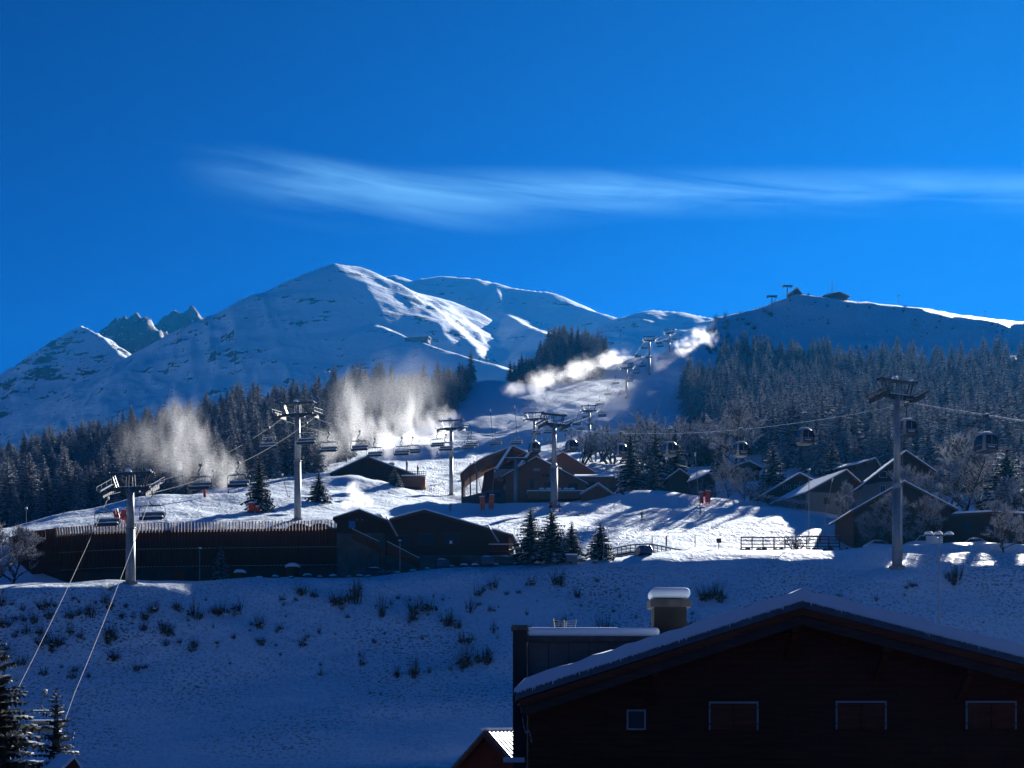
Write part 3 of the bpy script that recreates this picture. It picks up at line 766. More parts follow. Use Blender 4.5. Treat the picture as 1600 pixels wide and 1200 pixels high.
# ------------------------------------------------------------------ ski lifts
simple('galvanised', (0.27, 0.28, 0.295), 0.5, 0.4, var=0.15, scale=1.5)
simple('concrete_base', (0.2, 0.2, 0.2), 0.9)
simple('dark_steel', (0.05, 0.052, 0.055), 0.5, 0.4, var=0.3, scale=3)
simple('rope_steel', (0.16, 0.165, 0.175), 0.7, 0.0, var=0.1)
simple('seat_black', (0.035, 0.036, 0.04), 0.6, var=0.2)
simple('seat_tan', (0.22, 0.19, 0.15), 0.7, var=0.15)
simple('cabin_shell', (0.30, 0.31, 0.34), 0.35, var=0.05)
simple('cabin_glass', (0.022, 0.024, 0.03), 0.12, var=0.1, spec=0.6)
simple('red_pad', (0.55, 0.055, 0.03), 0.6, var=0.12, scale=1.2, bump=0.1)
simple('orange_pad', (0.75, 0.12, 0.03), 0.6, var=0.12, scale=1.2, bump=0.1)
simple('white_paint', (0.70, 0.71, 0.72), 0.5, var=0.05)

K, X0 = 0.22, -86.4                       # plan line of the chairlift: x = X0 + K * y
LDIR = Vector((K, 1, 0)).normalized(); LPER = Vector((1, -K, 0)).normalized()
LROT = -math.atan(K)
def line_d(px, s=0.0): return (X0 + s) / ((px - 800) / F - K)

def make_pylon(name, loc, rz, H, arm, label, group, tilt=0.0, r0=0.55, r1=0.38, frame=True, twin=False, n=10):
    """mast, cross arm with service frame above it, a train of sheaves at either end"""
    e = empty(name, loc, rz, label, 'pylon', group)
    m = MB(); zc = H - 1.9
    if twin:
        m.tube((0, 0, -1), (0, 0, H * .42), r0, r0 * .92, n); m.tube((0, 0, H * .42), (0, 0, H * .47), r0 * .92, r0 * .66, n); m.tube((0, 0, H * .47), (0, 0, zc), r0 * .66, r1, n)
    else:
        m.tube((0, 0, -1), (0, 0, H * .5), r0, (r0 + r1) / 2 + .04, n); m.tube((0, 0, H * .5), (0, 0, H * .5 + .12), (r0 + r1) / 2 + .14, None, n); m.tube((0, 0, H * .5), (0, 0, zc), (r0 + r1) / 2 - .02, r1, n)
    m.build('mast', 'galvanised', e, True)
    m = MB(); m.tube((0, 0, -1), (0, 0, .12), r0 + .45, r0 + .35, n); m.build('footing', 'concrete_base', e)
    a = arm / 2
    m = MB(); m.box((0, 0, zc), (arm * .86, .5, .42)); m.box((0, 0, zc - .3), (arm * .4, .46, .3)); m.build('cross_arm', 'dark_steel', e)
    if frame:
        m = MB()
        for y in (-.35, .35):
            m.beam((-a * 1.0, y, H), (a * 1.0, y, H), .14, .2)
            for s in (-1, 1):
                m.beam((s * a * .56, y, zc), (s * a * .78, y, H), .13, .13); m.beam((s * a * .16, y, zc), (s * a * .12, y, H), .07, .07)
                m.beam((s * a * .3, y, zc + .75), (s * a * .02, y, zc + .75), .05, .05); m.beam((s * a * .62, y, zc + .95), (s * a * .3, y, zc + .95), .05, .05)
        for s in (-1, 1): m.box((s * a * .9, 0, H + .05), (.2, .9, .3))
        m.build('service_frame', 'dark_steel', e)
        m = MB(); m.box((0, 0, H + .13), (arm * .9, .5, .07)); m.blob((-a * .1, 0, H + .2), (.5, .4, .45), 0, 7, 3, 3); m.blob((a * .8, 0, H + .2), (.35, .3, .3), 0, 7, 3, 4); m.box((0, 0, zc + .25), (arm * .5, .4, .09)); m.build('snow', 'snow_cap', e)
    for s in (-1, 1):
        m = MB()  # a train of sheaves: beam, plates and wheels
        x = s * a * .93; zr = zc - .25; ct, st = math.cos(tilt), math.sin(tilt)
        def q(y, z, dx=0.0): return (x + dx, y * ct, zr + z + y * st)
        m.beam(q(-2.0, .12), q(2.0, .12), .16, .26); m.beam((s * a * .8, 0, zc), q(0, .1), .26, .3)
        for y in (-1.75, -1.25, -.75, -.25, .25, .75, 1.25, 1.75):
            m.tube(q(y, -.12, -.11), q(y, -.12, .11), .24, None, 8)
        m.beam(q(-2.1, .5, s * .5), q(2.1, .5, s * .5), .5, .05); m.beam(q(-2.1, 1.1, s * .75), q(2.1, 1.1, s * .75), .05, .05)
        for y in (-2, -.7, .7, 2): m.beam(q(y, .5, s * .75), q(y, 1.1, s * .75), .05, .05); m.beam(q(y, .12), q(y, .5, s * .5), .07, .07)
        o = m.build('sheave_train', 'dark_steel', e)
        m = MB(); m.beam(q(-1.7, .56, s * .5), q(1.5, .56, s * .5), .34, .07); m.build('snow', 'snow_cap', o)
    m = MB()
    for z in np.arange(1.5, zc - .3, .45): m.beam((-.2, -r0 - .14, z), (.2, -r0 - .14, z), .04, .04)
    for x in (-.2, .2): m.beam((x, -r0 - .14, 1.2), (x, -r0 - .14, zc), .05, .05)
    m.build('ladder', 'galvanised', e)
    return e

# masts of the chairlift: column, row of the top, row of the foot, tilt of the sheaves
PYL = [(204, 740, 910, .42, 'steel chairlift pylon standing on the rim of the bank before the slatted building'),
       (465, 630, 838, .10, 'tall steel chairlift pylon rising behind the slatted building'),
       (705, 657, 782, .18, 'chairlift pylon standing between the restaurant and the gondola station'),
       (835, 645, 730, .22, 'chairlift pylon rising behind the roof of the gondola station'),
       (921, 634, 697, .30, 'chairlift pylon at the top of the bumpy sunlit piste'),
       (979, 568, 624, .34, 'chairlift pylon on the shaded piste under the snow cloud'),
       (1015, 526, 583, .34, 'chairlift pylon next above the shaded piste, before the crest'),
       (1046, 515, 552, .20, 'last chairlift pylon on the crest of the piste')]
NODES = []
for i, (px, top, foot, tl, lb) in enumerate(PYL):
    d = line_d(px); x = X0 + K * d
    zt = zz(top, d); g = gz(x, d)
    H = zt - g
    make_pylon('chairlift_pylon', (x, d, g), LROT, H, 6.2, lb, 'chairlift pylons', tl, .62 if i < 2 else .5, .4)
    NODES.append(Vector((x, d, zt - 1.9 - .25 - .38)))
RA = 6.2 / 2 * .93
low = P(70, 1083, 124); lowest = low + (low - NODES[0]) * 0.55
def rope_pts(side):
    s = LPER * (RA * side); pts = []
    chain = [lowest + s, low + s] + [n + s for n in NODES] + [P(1075, 548, 900) + s]
    sag = [0.3, 0.5, 1.6, 2.6, 2.2, 2.2, 1.8, 1.2, 1.0, .5]
    for a, b, sg in zip(chain[:-1], chain[1:], sag):
        for k in range(14):
            t = k / 14; q = a + (b - a) * t; q.z -= sg * 4 * t * (1 - t); pts.append(q)
    pts.append(chain[-1]); return pts
ROPES = {s: rope_pts(s) for s in (-1, 1)}
for s, lb in ((-1, 'steel hauling rope of the chairlift on the wood side'), (1, 'steel hauling rope of the chairlift on the station side')):
    m = MB(); m.path(ROPES[s], 0.024, 5); tag(m.build('chairlift_rope', 'rope_steel', None, True), lb, 'rope', 'chairlift ropes')
def rope_at(pts, px):
    for a, b in zip(pts[:-1], pts[1:]):
        pa = 800 + F * a.x / a.y; pb = 800 + F * b.x / b.y
        if pa <= px <= pb or pb <= px <= pa:
            t = (px - pa) / (pb - pa) if abs(pb - pa) > 1e-6 else 0
            return a + (b - a) * t
    return None

def make_chair():
    e = empty('chairlift_chair', (0, 0, 0))
    W = 3.5; m = MB()
    m.path([(0, 0, 0), (0, 0, -.35), (-.32, 0, -.75), (-.42, 0, -1.1), (-.1, 0, -1.45), (.25, 0, -1.6)], .075, 6); m.build('hanger', 'dark_steel', e, True)
    m = MB(); m.box((0, 0, .06), (.22, .55, .22)); m.tube((-.16, .1, .16), (.16, .1, .16), .13, None, 7); m.tube((-.16, -.15, .16), (.16, -.15, .16), .13, None, 7); g = m.build('grip', 'dark_steel', e)
    m = MB(); m.blob((0, 0, .2), (.22, .3, .16), 0, 7, 3, 2); m.build('snow', 'snow_cap', g)
    m = MB()
    h = W / 2; z0, z1 = -1.62, -3.25
    loop = [(-h + .42, 0, z0), (-h + .14, 0, z0 - .1), (-h, 0, z0 - .4), (-h, 0, z1 + .45), (-h + .12, 0, z1 + .12), (-h + .4, -.1, z1)]
    for s in (1, -1): m.path([(p[0] * s, p[1], p[2]) for p in loop], .055, 6)
    m.path([(-h + .42, 0, z0), (h - .42, 0, z0)], .075, 6)
    for x in (-1.1, -.55, 0, .55, 1.1): m.beam((x, 0, z0), (x, .12, z0 - .3), .05, .05)
    m.build('frame', 'dark_steel', e, True)
    m = MB(); m.box((0, -.12, z1 + .10), (W - .35, .75, .2)); m.box((0, -.48, z1 - .06), (W - .45, .08, .3)); m.build('seat', 'seat_black', e)
    m = MB(); m.box((0, .26, z1 + .52), (W - .4, .12, .62), R=Matrix.Rotation(-.18, 3, 'X')); m.build('backrest', 'seat_tan', e)
    m = MB(); m.box((0, -.1, z1 + .28), (W - .5, .6, .13)); m.blob((.5, -.1, z1 + .3), (.9, .3, .16), 0, 9, 3, 5); m.box((0, .02, z0 + .12), (W - 1.3, .16, .08)); m.box((0, .2, z1 + .88), (W - .5, .14, .1)); m.build('snow', 'snow_cap', e)
    return e
CH = make_chair(); used = False
CHAIRS = [(70, -1), (70, 1)]
CHAIRS = [(72, 1), (168, -1), (238, 1), (313, -1), (373, 1), (420, -1), (479, 1), (514, -1), (562, 1), (586, -1), (628, 1), (645, -1), (684, -1), (697, 1), (732, -1), (737, 1), (775, -1), (807, 1),
          (838, -1), (858, 1), (880, -1), (902, -1), (908, 1), (917, -1), (925, 1), (937, -1), (941, 1), (950, -1), (962, -1), (971, 1), (984, 1), (994, 1), (997, -1), (1004, 1), (1007, -1), (1014, 1), (1030, -1), (1032, 1), (1040, -1), (1047, 1), (1054, 1)]
LB = {72: 'lowest chair of the lift, half hidden behind the slim young spruce', 168: 'tan backed chair hanging left of the first pylon mast before the wood', 238: 'chair hanging beside the first pylon mast above the red padded posts',
      313: 'chair hanging alone against the snow cloud above the direction sign', 373: 'chair hanging over the snow beside the tall lone spruce', 420: 'chair in front of the dark wood next to the tall pylon', 479: 'chair passing right beside the mast of the tall pylon'}
for i, (px, s) in enumerate(CHAIRS):
    if px == 72: q = low + LPER * 0.0
    else: q = rope_at(ROPES[s], px)
    if q is None: continue
    o = CH if not used else copy_tree(CH); used = True
    o.location = q; o.rotation_euler = (0, 0, LROT)
    d = q.y
    lb = LB.get(px) or ('chair hanging in the sagging span above the dark restaurant' if px < 690 else 'chair between the restaurant pylon and the roof of the gondola station' if px < 830 else 'chair over the sunlit bumpy piste behind the gondola station' if px < 930 else 'small far chair climbing over the shaded piste' if px < 990 else 'tiny far chair near the crest of the piste')
    tag(o, lb, 'chair lift', 'chairs of the chairlift')

# ------------------------------------------------------------------ gondola lift
GK = -0.456
def gx(d): return 49.0 + GK * (d - 180)
GDIR = Vector((GK, 1, 0)).normalized(); GPER = Vector((1, -GK, 0)).normalized(); GROT = -math.atan(GK)
def gd(px, s): return (131.1 + s) / ((px - 800) / F + .456)
gp = []
d = gd(1402, 0); g = Vector((gx(d), d, gz(gx(d), d)))
make_pylon('gondola_pylon', g, GROT, zz(596, d) - g.z, 6.0, 'tall grey tubular gondola pylon standing on the bank before the chalets', 'gondola pylons', -.12, .66, .40, True, True, 14); gp.append(Vector((gx(d), d, zz(596, d) - 2.5)))
d = gd(866, 0); g = Vector((gx(d), d, gz(gx(d), d)))
make_pylon('gondola_pylon', g, GROT, zz(648, d) - g.z, 5.2, 'thick stepped gondola pylon standing before the wooden station', 'gondola pylons', -.05, .72, .42, True, True, 14); gp.append(Vector((gx(d), d, zz(648, d) - 2.5)))
st = Vector((gx(296), 296, zz(722, 296))); far = Vector((gx(60), 60, gp[0].z - 38))
GR = {}
for s in (-1, 1):
    off = GPER * (2.5 * s); pts = []
    for a, b, sg in ((far + off, gp[0] + off, 1.0), (gp[0] + off, gp[1] + off, 2.2), (gp[1] + off, st + off, .2)):
        for k in range(20):
            t = k / 20; q = a + (b - a) * t; q.z -= sg * 4 * t * (1 - t); pts.append(q)
    pts.append(st + off); GR[s] = pts
    m = MB(); m.path(pts, .020 if s < 0 else .022, 5); tag(m.build('gondola_rope', 'rope_steel' if s < 0 else 'snow_cap', None, True), ('steel hauling rope of the gondola lift' if s < 0 else 'gondola hauling rope thick with rime'), 'rope', 'gondola ropes')

def make_cabin():
    e = empty('gondola_cabin', (0, 0, 0))
    prof = [(-2.02, .60), (-2.25, .86), (-2.75, 1.00), (-3.45, 1.06), (-3.95, 1.0), (-4.15, .86)]   # height, half width
    def ring(z, h, y):   # rounded square
        out = []
        for i in range(16):
            a = 2 * math.pi * (i + .5) / 16; c, s = math.cos(a), math.sin(a)
            k = (abs(c) ** 4 + abs(s) ** 4) ** -.25
            out.append((c * k * h, s * k * y, z))
        return out
    m = MB()
    rings = [ring(z, h, h * .98) for z, h in prof]; vs = [p for r in rings for p in r]
    fs = [(j * 16 + i, j * 16 + (i + 1) % 16, (j + 1) * 16 + (i + 1) % 16, (j + 1) * 16 + i) for j in range(len(prof) - 1) for i in range(16)] + [tuple(range(16)), tuple(range((len(prof) - 1) * 16 + 15, (len(prof) - 1) * 16 - 1, -1))]
    m.add(vs, fs); m.build('shell', 'cabin_shell', e, True)
    # windows on the four sides, slightly proud
    for k in range(4):
        R = Matrix.Rotation(k * math.pi / 2, 3, 'Z'); m = MB()
        pts = [(-.60, -.90, -2.32), (.60, -.90, -2.32), (.78, -1.045, -2.85), (.80, -1.085, -3.42), (-.80, -1.085, -3.42), (-.78, -1.045, -2.85)]
        m.add([R @ Vector(p) for p in pts], ((0, 5, 2, 1), (5, 4, 3, 2)))
        w = m.build('window', 'cabin_glass', e)
        m = MB(); m.add([R @ Vector(p) for p in [(-.80, -1.085, -3.5), (.80, -1.085, -3.5), (.76, -1.06, -3.98), (-.76, -1.06, -3.98)]], ((0, 3, 2, 1),))
        lp = m.build('lower_panel', 'seat_black', e)
        if k in (0, 2):
            m = MB()
            for j in range(6): m.box(R @ Vector((-.38 + j * .15, -1.085, -3.70)), (.09 if j % 2 else .11, .02, .13), rz=k * math.pi / 2)
            m.build('lettering', 'white_paint', lp)
            m = MB(); m.add([R @ Vector(p) for p in [(-.025, -1.10, -2.5), (.025, -1.10, -2.5), (.025, -1.10, -3.42), (-.025, -1.10, -3.42)]], ((0, 3, 2, 1),)); m.build('door_seam', 'cabin_shell', w)
    m = MB(); m.box((0, 0, -4.16), (1.7, 1.6, .06)); m.box((0, -.98, -4.08), (1.3, .2, .07)); m.build('bumper', 'dark_steel', e)
    m = MB(); m.blob((0, 0, -2.03), (.72, .70, .20), 0, 12, 4, 9, .06); m.build('snow', 'snow_cap', e, True)
    m = MB(); m.path([(0, 0, .02), (0, 0, -.5), (0, .10, -1.3), (0, 0, -2.05)], .07, 6); m.box((0, 0, -1.95), (.7, .5, .14)); m.build('hanger', 'dark_steel', e)
    m = MB(); m.box((0, 0, .02), (.28, .8, .26)); m.tube((-.2, .3, .16), (.2, .3, .16), .14, None, 7); g = m.build('grip', 'dark_steel', e)
    m = MB(); m.blob((0, 0, .15), (.3, .45, .17), 0, 8, 3, 6); m.build('snow', 'snow_cap', g)
    return e
CB = make_cabin(); used = False
for px, s, lb in ((835, -1, 'gondola cabin just leaving the roof of the station'), (893, 1, 'gondola cabin beside the thick stepped pylon above the station'), (970, 1, 'gondola cabin in front of the bumpy sunlit piste beside the spruces'),
                  (1047, -1, 'gondola cabin in front of the dark spruces by the snow mound'), (1157, 1, 'gondola cabin in front of the tall rimed tree'), (1257, -1, 'gondola cabin in front of the dark wood above the cottages'),
                  (1417, 1, 'gondola cabin right behind the mast of the tall tubular pylon'), (1541, -1, 'largest gondola cabin, past the tall pylon above the long low roof')):
    q = rope_at(GR[s], px)
    o = CB if not used else copy_tree(CB); used = True
    o.location = q; o.rotation_euler = (0, 0, .30)
    tag(o, lb, 'gondola', 'gondola cabins')
# ------------------------------------------------------------------ buildings
def wood(name, col, plank=0.0, vert=False):
    t = NT(name)
    n = t.noise(1.2, 5, 0.65, stretch=(1, 1, 14) if not vert else (14, 14, 1))
    n2 = t.noise(0.5, 2)
    c = t.mix(t.rng(n, 0.25, 0.75), tuple(q * .55 for q in col), tuple(min(1, q * 1.5) for q in col))
    c = t.mix(t.math('MULTIPLY', n2, 0.5), c, tuple(q * .6 for q in col))
    nor = None
    if plank:
        sp = t.N.new('ShaderNodeSeparateXYZ'); t.L.new(t.tc.outputs['Object'], sp.inputs[0])
        fr = t.math('FRACT', t.math('DIVIDE', sp.outputs[0 if vert else 2], plank))
        nor = t.bump(t.rng(t.math('ABSOLUTE', t.math('SUBTRACT', fr, 0.5)), 0.42, 0.5, 1, 0), 0.9, 0.03)
        c = t.mix(t.rng(t.math('ABSOLUTE', t.math('SUBTRACT', fr, 0.5)), 0.44, 0.49), c, tuple(q * .25 for q in col))
    t.set(c, 0.8, 0, nor, 0.25)
wood('dark_wood', (0.10, 0.027, 0.008)); wood('dark_boards', (0.050, 0.020, 0.010), 0.22); wood('upright_boards', (0.024, 0.014, 0.009), 0.20, True)
wood('station_boards', (0.24, 0.105, 0.055), 0.25); wood('station_beam', (0.20, 0.085, 0.045)); wood('old_fascia', (0.085, 0.045, 0.030))
wood('shutter_wood', (0.17, 0.042, 0.014)); wood('pale_boards', (0.26, 0.15, 0.08), 0.25)
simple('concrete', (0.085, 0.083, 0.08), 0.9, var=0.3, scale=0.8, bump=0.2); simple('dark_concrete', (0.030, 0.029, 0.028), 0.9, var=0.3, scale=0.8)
simple('plaster', (0.15, 0.155, 0.16), 0.9, var=0.1, scale=0.6); simple('window_glass', (0.02, 0.022, 0.026), 0.25, var=0.1, spec=0.3)
simple('pale_frame', (0.34, 0.33, 0.33), 0.6, var=0.08); simple('roof_metal', (0.10, 0.11, 0.125), 0.45, 0.5, var=0.2)
simple('panel_grey', (0.10, 0.095, 0.09), 0.7, var=0.15, scale=1.0, stretch=(1, 1, 8)); simple('stone_cap', (0.10, 0.095, 0.09), 0.9, var=0.3, scale=4)
simple('car_white', (0.60, 0.61, 0.62), 0.3, var=0.04); simple('car_dark', (0.025, 0.028, 0.035), 0.3, var=0.1); simple('car_blue', (0.03, 0.05, 0.10), 0.3, var=0.1); simple('rubber', (0.02, 0.02, 0.02), 0.9)
simple('rust_red', (0.25, 0.05, 0.03), 0.7, var=0.2)

def add_window(root, x0, z0, x1, z1, y, frame='dark_wood', bars=1, name='window', pane='window_glass', sill=False):
    m = MB(); t = min(.09, (x1 - x0) * .09)
    m.box(((x0 + x1) / 2, y - .03, z1 - t / 2), (x1 - x0, .10, t)); m.box(((x0 + x1) / 2, y - .03, z0 + t / 2), (x1 - x0, .10, t))
    for x in (x0 + t / 2, x1 - t / 2): m.box((x, y - .03, (z0 + z1) / 2), (t, .098, z1 - z0 - 2 * t))
    for k in range(bars): m.box((x0 + (x1 - x0) * (k + 1) / (bars + 1), y - .025, (z0 + z1) / 2), (t * .7, .06, z1 - z0 - 2 * t))
    w = m.build(name, frame, root)
    m = MB(); m.box(((x0 + x1) / 2, y - .012, (z0 + z1) / 2), (x1 - x0 - t, .03, z1 - z0 - t)); m.build('pane', pane, w)
    if sill:
        m = MB(); m.box(((x0 + x1) / 2, y - .07, z0 - .06), (x1 - x0 + .14, .16, .07)); m.build('sill', frame, w)
    return w
def slab(m, x0, z0, x1, z1, t0, t1, y0, y1):
    """a roof plane from (x0,z0) to (x1,z1) between t0 and t1 above it"""
    m.prism([(x0, z0 + t0), (x1, z1 + t0), (x1, z1 + t1), (x0, z0 + t1)], y0, y1)
def snow_slab(m, x0, z0, x1, z1, t, th, y0, y1, seed=0):
    """rounded snow on a roof plane: edges roll over"""
    rn = random.Random(seed); n = 26; k = 10
    X = [x0 + (x1 - x0) * i / n for i in range(n + 1)]
    rows = []
    for j in range(k + 1):
        v = j / k; y = y0 + (y1 - y0) * v; ey = min(v, 1 - v) * (y1 - y0)
        rows.append([])
        for i in range(n + 1):
            u = i / n; ex = u * abs(x1 - x0)      # the eave is at u = 0
            f = min(1, .35 + .65 * math.sqrt(min(1, ex / .35)))
            rows[-1].append((X[i], y, z0 + (z1 - z0) * u + t + th * f * (1 + rn.uniform(-.10, .10) + .10 * math.sin(i * 1.7 + seed) * math.sin(j * 1.3 + seed))))
    b = len(m.v)
    top = [p for r in rows for p in r]; w = n + 1
    fs = [(j * w + i, j * w + i + 1, (j + 1) * w + i + 1, (j + 1) * w + i) for j in range(k) for i in range(n)]
    if x1 < x0: fs = [f[::-1] for f in fs]
    bot = [(x, y, z0 + (z1 - z0) * ((x - x0) / (x1 - x0)) + t) for (x, y, z) in top]
    N = len(top); rim = [(0 * w + i) for i in range(n)] + [(j * w + n) for j in range(k)] + [k * w + n - i for i in range(n)] + [(k - j) * w for j in range(k)]
    m.add(top, fs)
    for q in range(len(rim)):
        a, b2 = rim[q], rim[(q + 1) % len(rim)]; m.add([top[a], top[b2], bot[b2], bot[a]], ((0, 1, 2, 3),))

def chalet(name, label, apex, left, right, base, d, depth, rz=0.0, over=(.9, .8), wall='dark_boards', snow=.28, win=(), frame='pale_frame', plinth=None, group=None, cat='house', purlins=True, fascia='old_fascia', roofm='dark_wood', sink=1.5):
    s = d / F; ax, ay = apex
    e = empty(name, ((ax - 800) * s, d, (HZ - base) * s), rz, label, cat, group)
    def X(px): return (px - ax) * s
    def Z(py): return (base - py) * s
    xl, zl, xr, zr, za = X(left[0]), Z(left[1]), X(right[0]), Z(right[1]), Z(ay)
    sl, sr = (za - zl) / (0 - xl), (za - zr) / xr
    ov, oy = over; th = .26; za -= snow + th; zl -= snow + th; zr -= snow + th
    wl, wr = xl + ov, xr - ov
    m = MB(); zp = Z(plinth) if plinth else -sink
    m.prism([(wl, zp), (wr, zp), (wr, za - sr * wr), (0, za), (wl, za + sl * wl)], oy, depth - oy * .5); m.build('wall', wall, e)
    if plinth: m = MB(); m.prism([(wl + .06, -sink), (wr - .06, -sink), (wr - .06, zp), (wl + .06, zp)], oy + .06, depth - oy * .5 - .06); m.build('plinth', 'plaster', e)
    m = MB(); slab(m, xl, zl, 0, za, 0, th * .8, 0, depth); slab(m, xr, zr, 0, za, 0, th * .8, .003, depth - .003); rf = m.build('roof', roofm, e)
    m = MB(); snow_slab(m, xl, zl, 0, za, th * .8 + .004, snow, -.06, depth + .05, 1); snow_slab(m, xr, zr, 0, za, th * .8 + .004, snow, -.05, depth + .04, 2); m.build('roof_snow', 'snow_cap', rf, True)
    for (x, z) in ((xl, zl), (xr, zr)):
        m = MB(); slab(m, x, z, 0, za, -.16, th * .8 - .03, -.07, -.004); m.build('bargeboard', fascia, rf)
    if purlins:
        for (x, z) in ((xl * .5, za + sl * xl * .5), (0, za), (xr * .5, za - sr * xr * .5)):
            m = MB(); m.box((x, oy * .5, z - .30), (.26, oy + .3, .28)); m.build('purlin', roofm, rf)
    for (a, b, c, f_, *o) in win:
        add_window(e, X(a), Z(f_), X(c), Z(b), oy, frame, *(o or (1,)))
    return e, X, Z, oy
def chimney(root, x, y, z0, z1, w=.8, mat='concrete', cap='stone_cap'):
    m = MB(); m.box((x, y, (z0 + z1) / 2), (w, w, z1 - z0)); c = m.build('chimney', mat, root)
    m = MB(); m.box((x, y, z1 + .08), (w * 1.3, w * 1.3, .14)); m.build('chimney_cap', cap, c)
    m = MB(); m.blob((x, y, z1 + .15), (w * .68, w * .68, .34), 0, 10, 4, 3, .08); m.build('snow', 'snow_cap', c, True)
    return c

# ---- the near chalet, boards, shutters and all
def near_chalet():
    d = 36.0; s = d / F; ax = 1253
    e = empty('chalet', ((ax - 800) * s, d, -5.6), 0, 'near dark brown chalet with snow edged gable roof and closed shutters', 'house')
    def X(px): return (px - ax) * s
    def Z(py): return (HZ - py) * s + 5.6
    xl, xr = X(806), X(1705); za = Z(920); zl = Z(1064); zr = Z(1036)
    sn, mt, = .30, .18
    za -= sn + mt; zl -= sn + mt; zr -= sn + mt; D = 13.0
    sl, sr = (za - zl) / -xl, (za - zr) / xr
    m = MB(); slab(m, xl, zl, 0, za, 0, mt, 0, D); slab(m, xr, zr, 0, za, 0, mt, .003, D - .003); rf = m.build('roof', 'roof_metal', e)
    m = MB(); snow_slab(m, xl - .04, zl, 0, za, mt + .004, sn, -.05, D, 3); snow_slab(m, xr + .04, zr, 0, za, mt + .004, sn, -.04, D, 4); m.build('roof_snow', 'snow_cap', rf, True)
    m = MB(); rn = random.Random(6)
    for (x, z) in ((xl, zl), (xr, zr)):
        L = abs(x); n = int(L / .035)
        for i in range(n):
            u = (i + rn.random()) / n; h = rn.uniform(.01, .05) * (2.2 if rn.random() < .06 else 1); w = rn.uniform(.012, .035); zc = za + (z - za) * u + mt + .03; q = x * u
            m.tri((q - w, -.055, zc), (q + w, -.055, zc), (q + rn.uniform(-.01, .01), -.05, zc - h - .03))
    m.build('snow_fringe', 'snow_cap', rf)
    for (x, z, k) in ((xl + .1, zl, sl), (xr - .1, zr, sr)):
        m = MB(); slab(m, x, z, 0, za, -.20, -.004, -.02, .03); m.build('upper_bargeboard', 'shutter_wood', rf)
        m = MB(); slab(m, x + .05 * (1 if x < 0 else -1), z, 0, za, -.44, -.204, .03, .09); m.build('lower_bargeboard', 'old_fascia', rf)
        m = MB(); slab(m, x, z, 0, za, -.05, -.006, .09, D - .1); m.build('soffit', 'dark_wood', rf)
    for x in (X(1025), X(1245), X(1388), X(1520)):
        z = za - (sl * -x if x < 0 else sr * x) - .45
        m = MB(); m.box((x, .75, z), (.20, 1.3, .24)); m.beam((x, .2, z - .1), (x, 1.2, z - .75), .14, .14); m.build('purlin', 'dark_wood', rf)
    oy = 1.25; wl, wr = X(826), X(1680)
    def lim(z):
        zt = z + .12
        a = max(wl, (zt - za) / sl) if zt > za + sl * wl else wl
        b = min(wr, (za - zt) / sr) if zt > za - sr * wr else wr
        return a, b
    m = MB(); m.prism([(wl + .05, -1), (wr - .05, -1), (wr - .05, za - sr * wr - .2), (0, za - .2), (wl + .05, za + sl * wl - .2)], oy + .06, D - .6); m.build('wall', 'dark_wood', e)
    z = -.4; k = 0; wall_h = za - .15
    while z < wall_h:
        h = .175; z1 = z + h - .012
        a0, b0 = lim(z); a1, b1 = lim(z1)
        if b1 - a1 > .3:
            y0 = oy + RND.uniform(0, .008)
            mm = MB(); mm.prism([(a0, z), (b0, z), (b1, z1), (a1, z1)], y0, oy + .055); mm.build('plank', 'dark_wood', e)
        z += h; k += 1
    # shutters
    for (p0, p1, q0, q1) in ((1118, 1198, 1095, 1141), (1323, 1405, 1094, 1140), (1533, 1615, 1094, 1140)):
        x0, x1, z0, z1 = X(p0), X(p1), Z(q1), Z(q0); y = oy - .004
        m = MB(); m.box(((x0 + x1) / 2, y - .02, z1 - .025), (x1 - x0, .05, .05))
        for xx in (x0 + .02, x1 - .02): m.box((xx, y - .02, (z0 + z1) / 2 - .027), (.04, .05, z1 - z0 - .055))
        w = m.build('window', 'pale_frame', e)
        xm = (x0 + x1) / 2
        for (a, b) in ((x0 + .05, xm - .01), (xm + .01, x1 - .05)):
            m = MB(); m.box(((a + b) / 2, y - .045, (z0 + z1) / 2 - .03), (b - a, .035, z1 - z0 - .07)); m.box(((a + b) / 2, y - .068, (z0 + z1) / 2 - .03), ((b - a) * .62, .012, (z1 - z0) * .62))
            m.build('shutter', 'shutter_wood', w)
        m = MB(); m.box((xm, y - .075, (z0 + z1) / 2), (.03, .03, .16)); 
        for xx in (x0 + .03, x1 - .03):
            for zz_ in (z0 + .16, z1 - .16): m.box((xx, y - .066, zz_), (.13, .02, .03))
        m.build('hinge', 'dark_steel', w)
        m = MB(); m.box((xm, y - .06, z0 - .03), (x1 - x0 + .1, .14, .05)); m.build('sill', 'dark_wood', w)
    w = add_window(e, X(985), Z(1141), X(1016), Z(1108), oy - .003, 'pale_frame', 0)
    x0, x1, z0, z1 = X(955), X(984), Z(1141), Z(1108)
    m = MB(); m.box(((x0 + x1) / 2, oy - .035, (z0 + z1) / 2), (x1 - x0, .04, z1 - z0)); m.build('shutter', 'dark_wood', w)
    # chimney behind the western slope
    cd = 43.0; cs = cd / F; cx = (1045 - 800) * cs - e.location.x; c0, c1 = (HZ - 1010) * cs + 5.6, (HZ - 947) * cs + 5.6
    m = MB(); m.box((cx, cd - d, (c0 + c1) / 2), (.98, .9, c1 - c0)); c = m.build('chimney', 'dark_concrete', e)
    m = MB(); m.box((cx, cd - d, c1 + .05), (1.22, 1.15, .22)); m.build('chimney_cap', 'stone_cap', c)
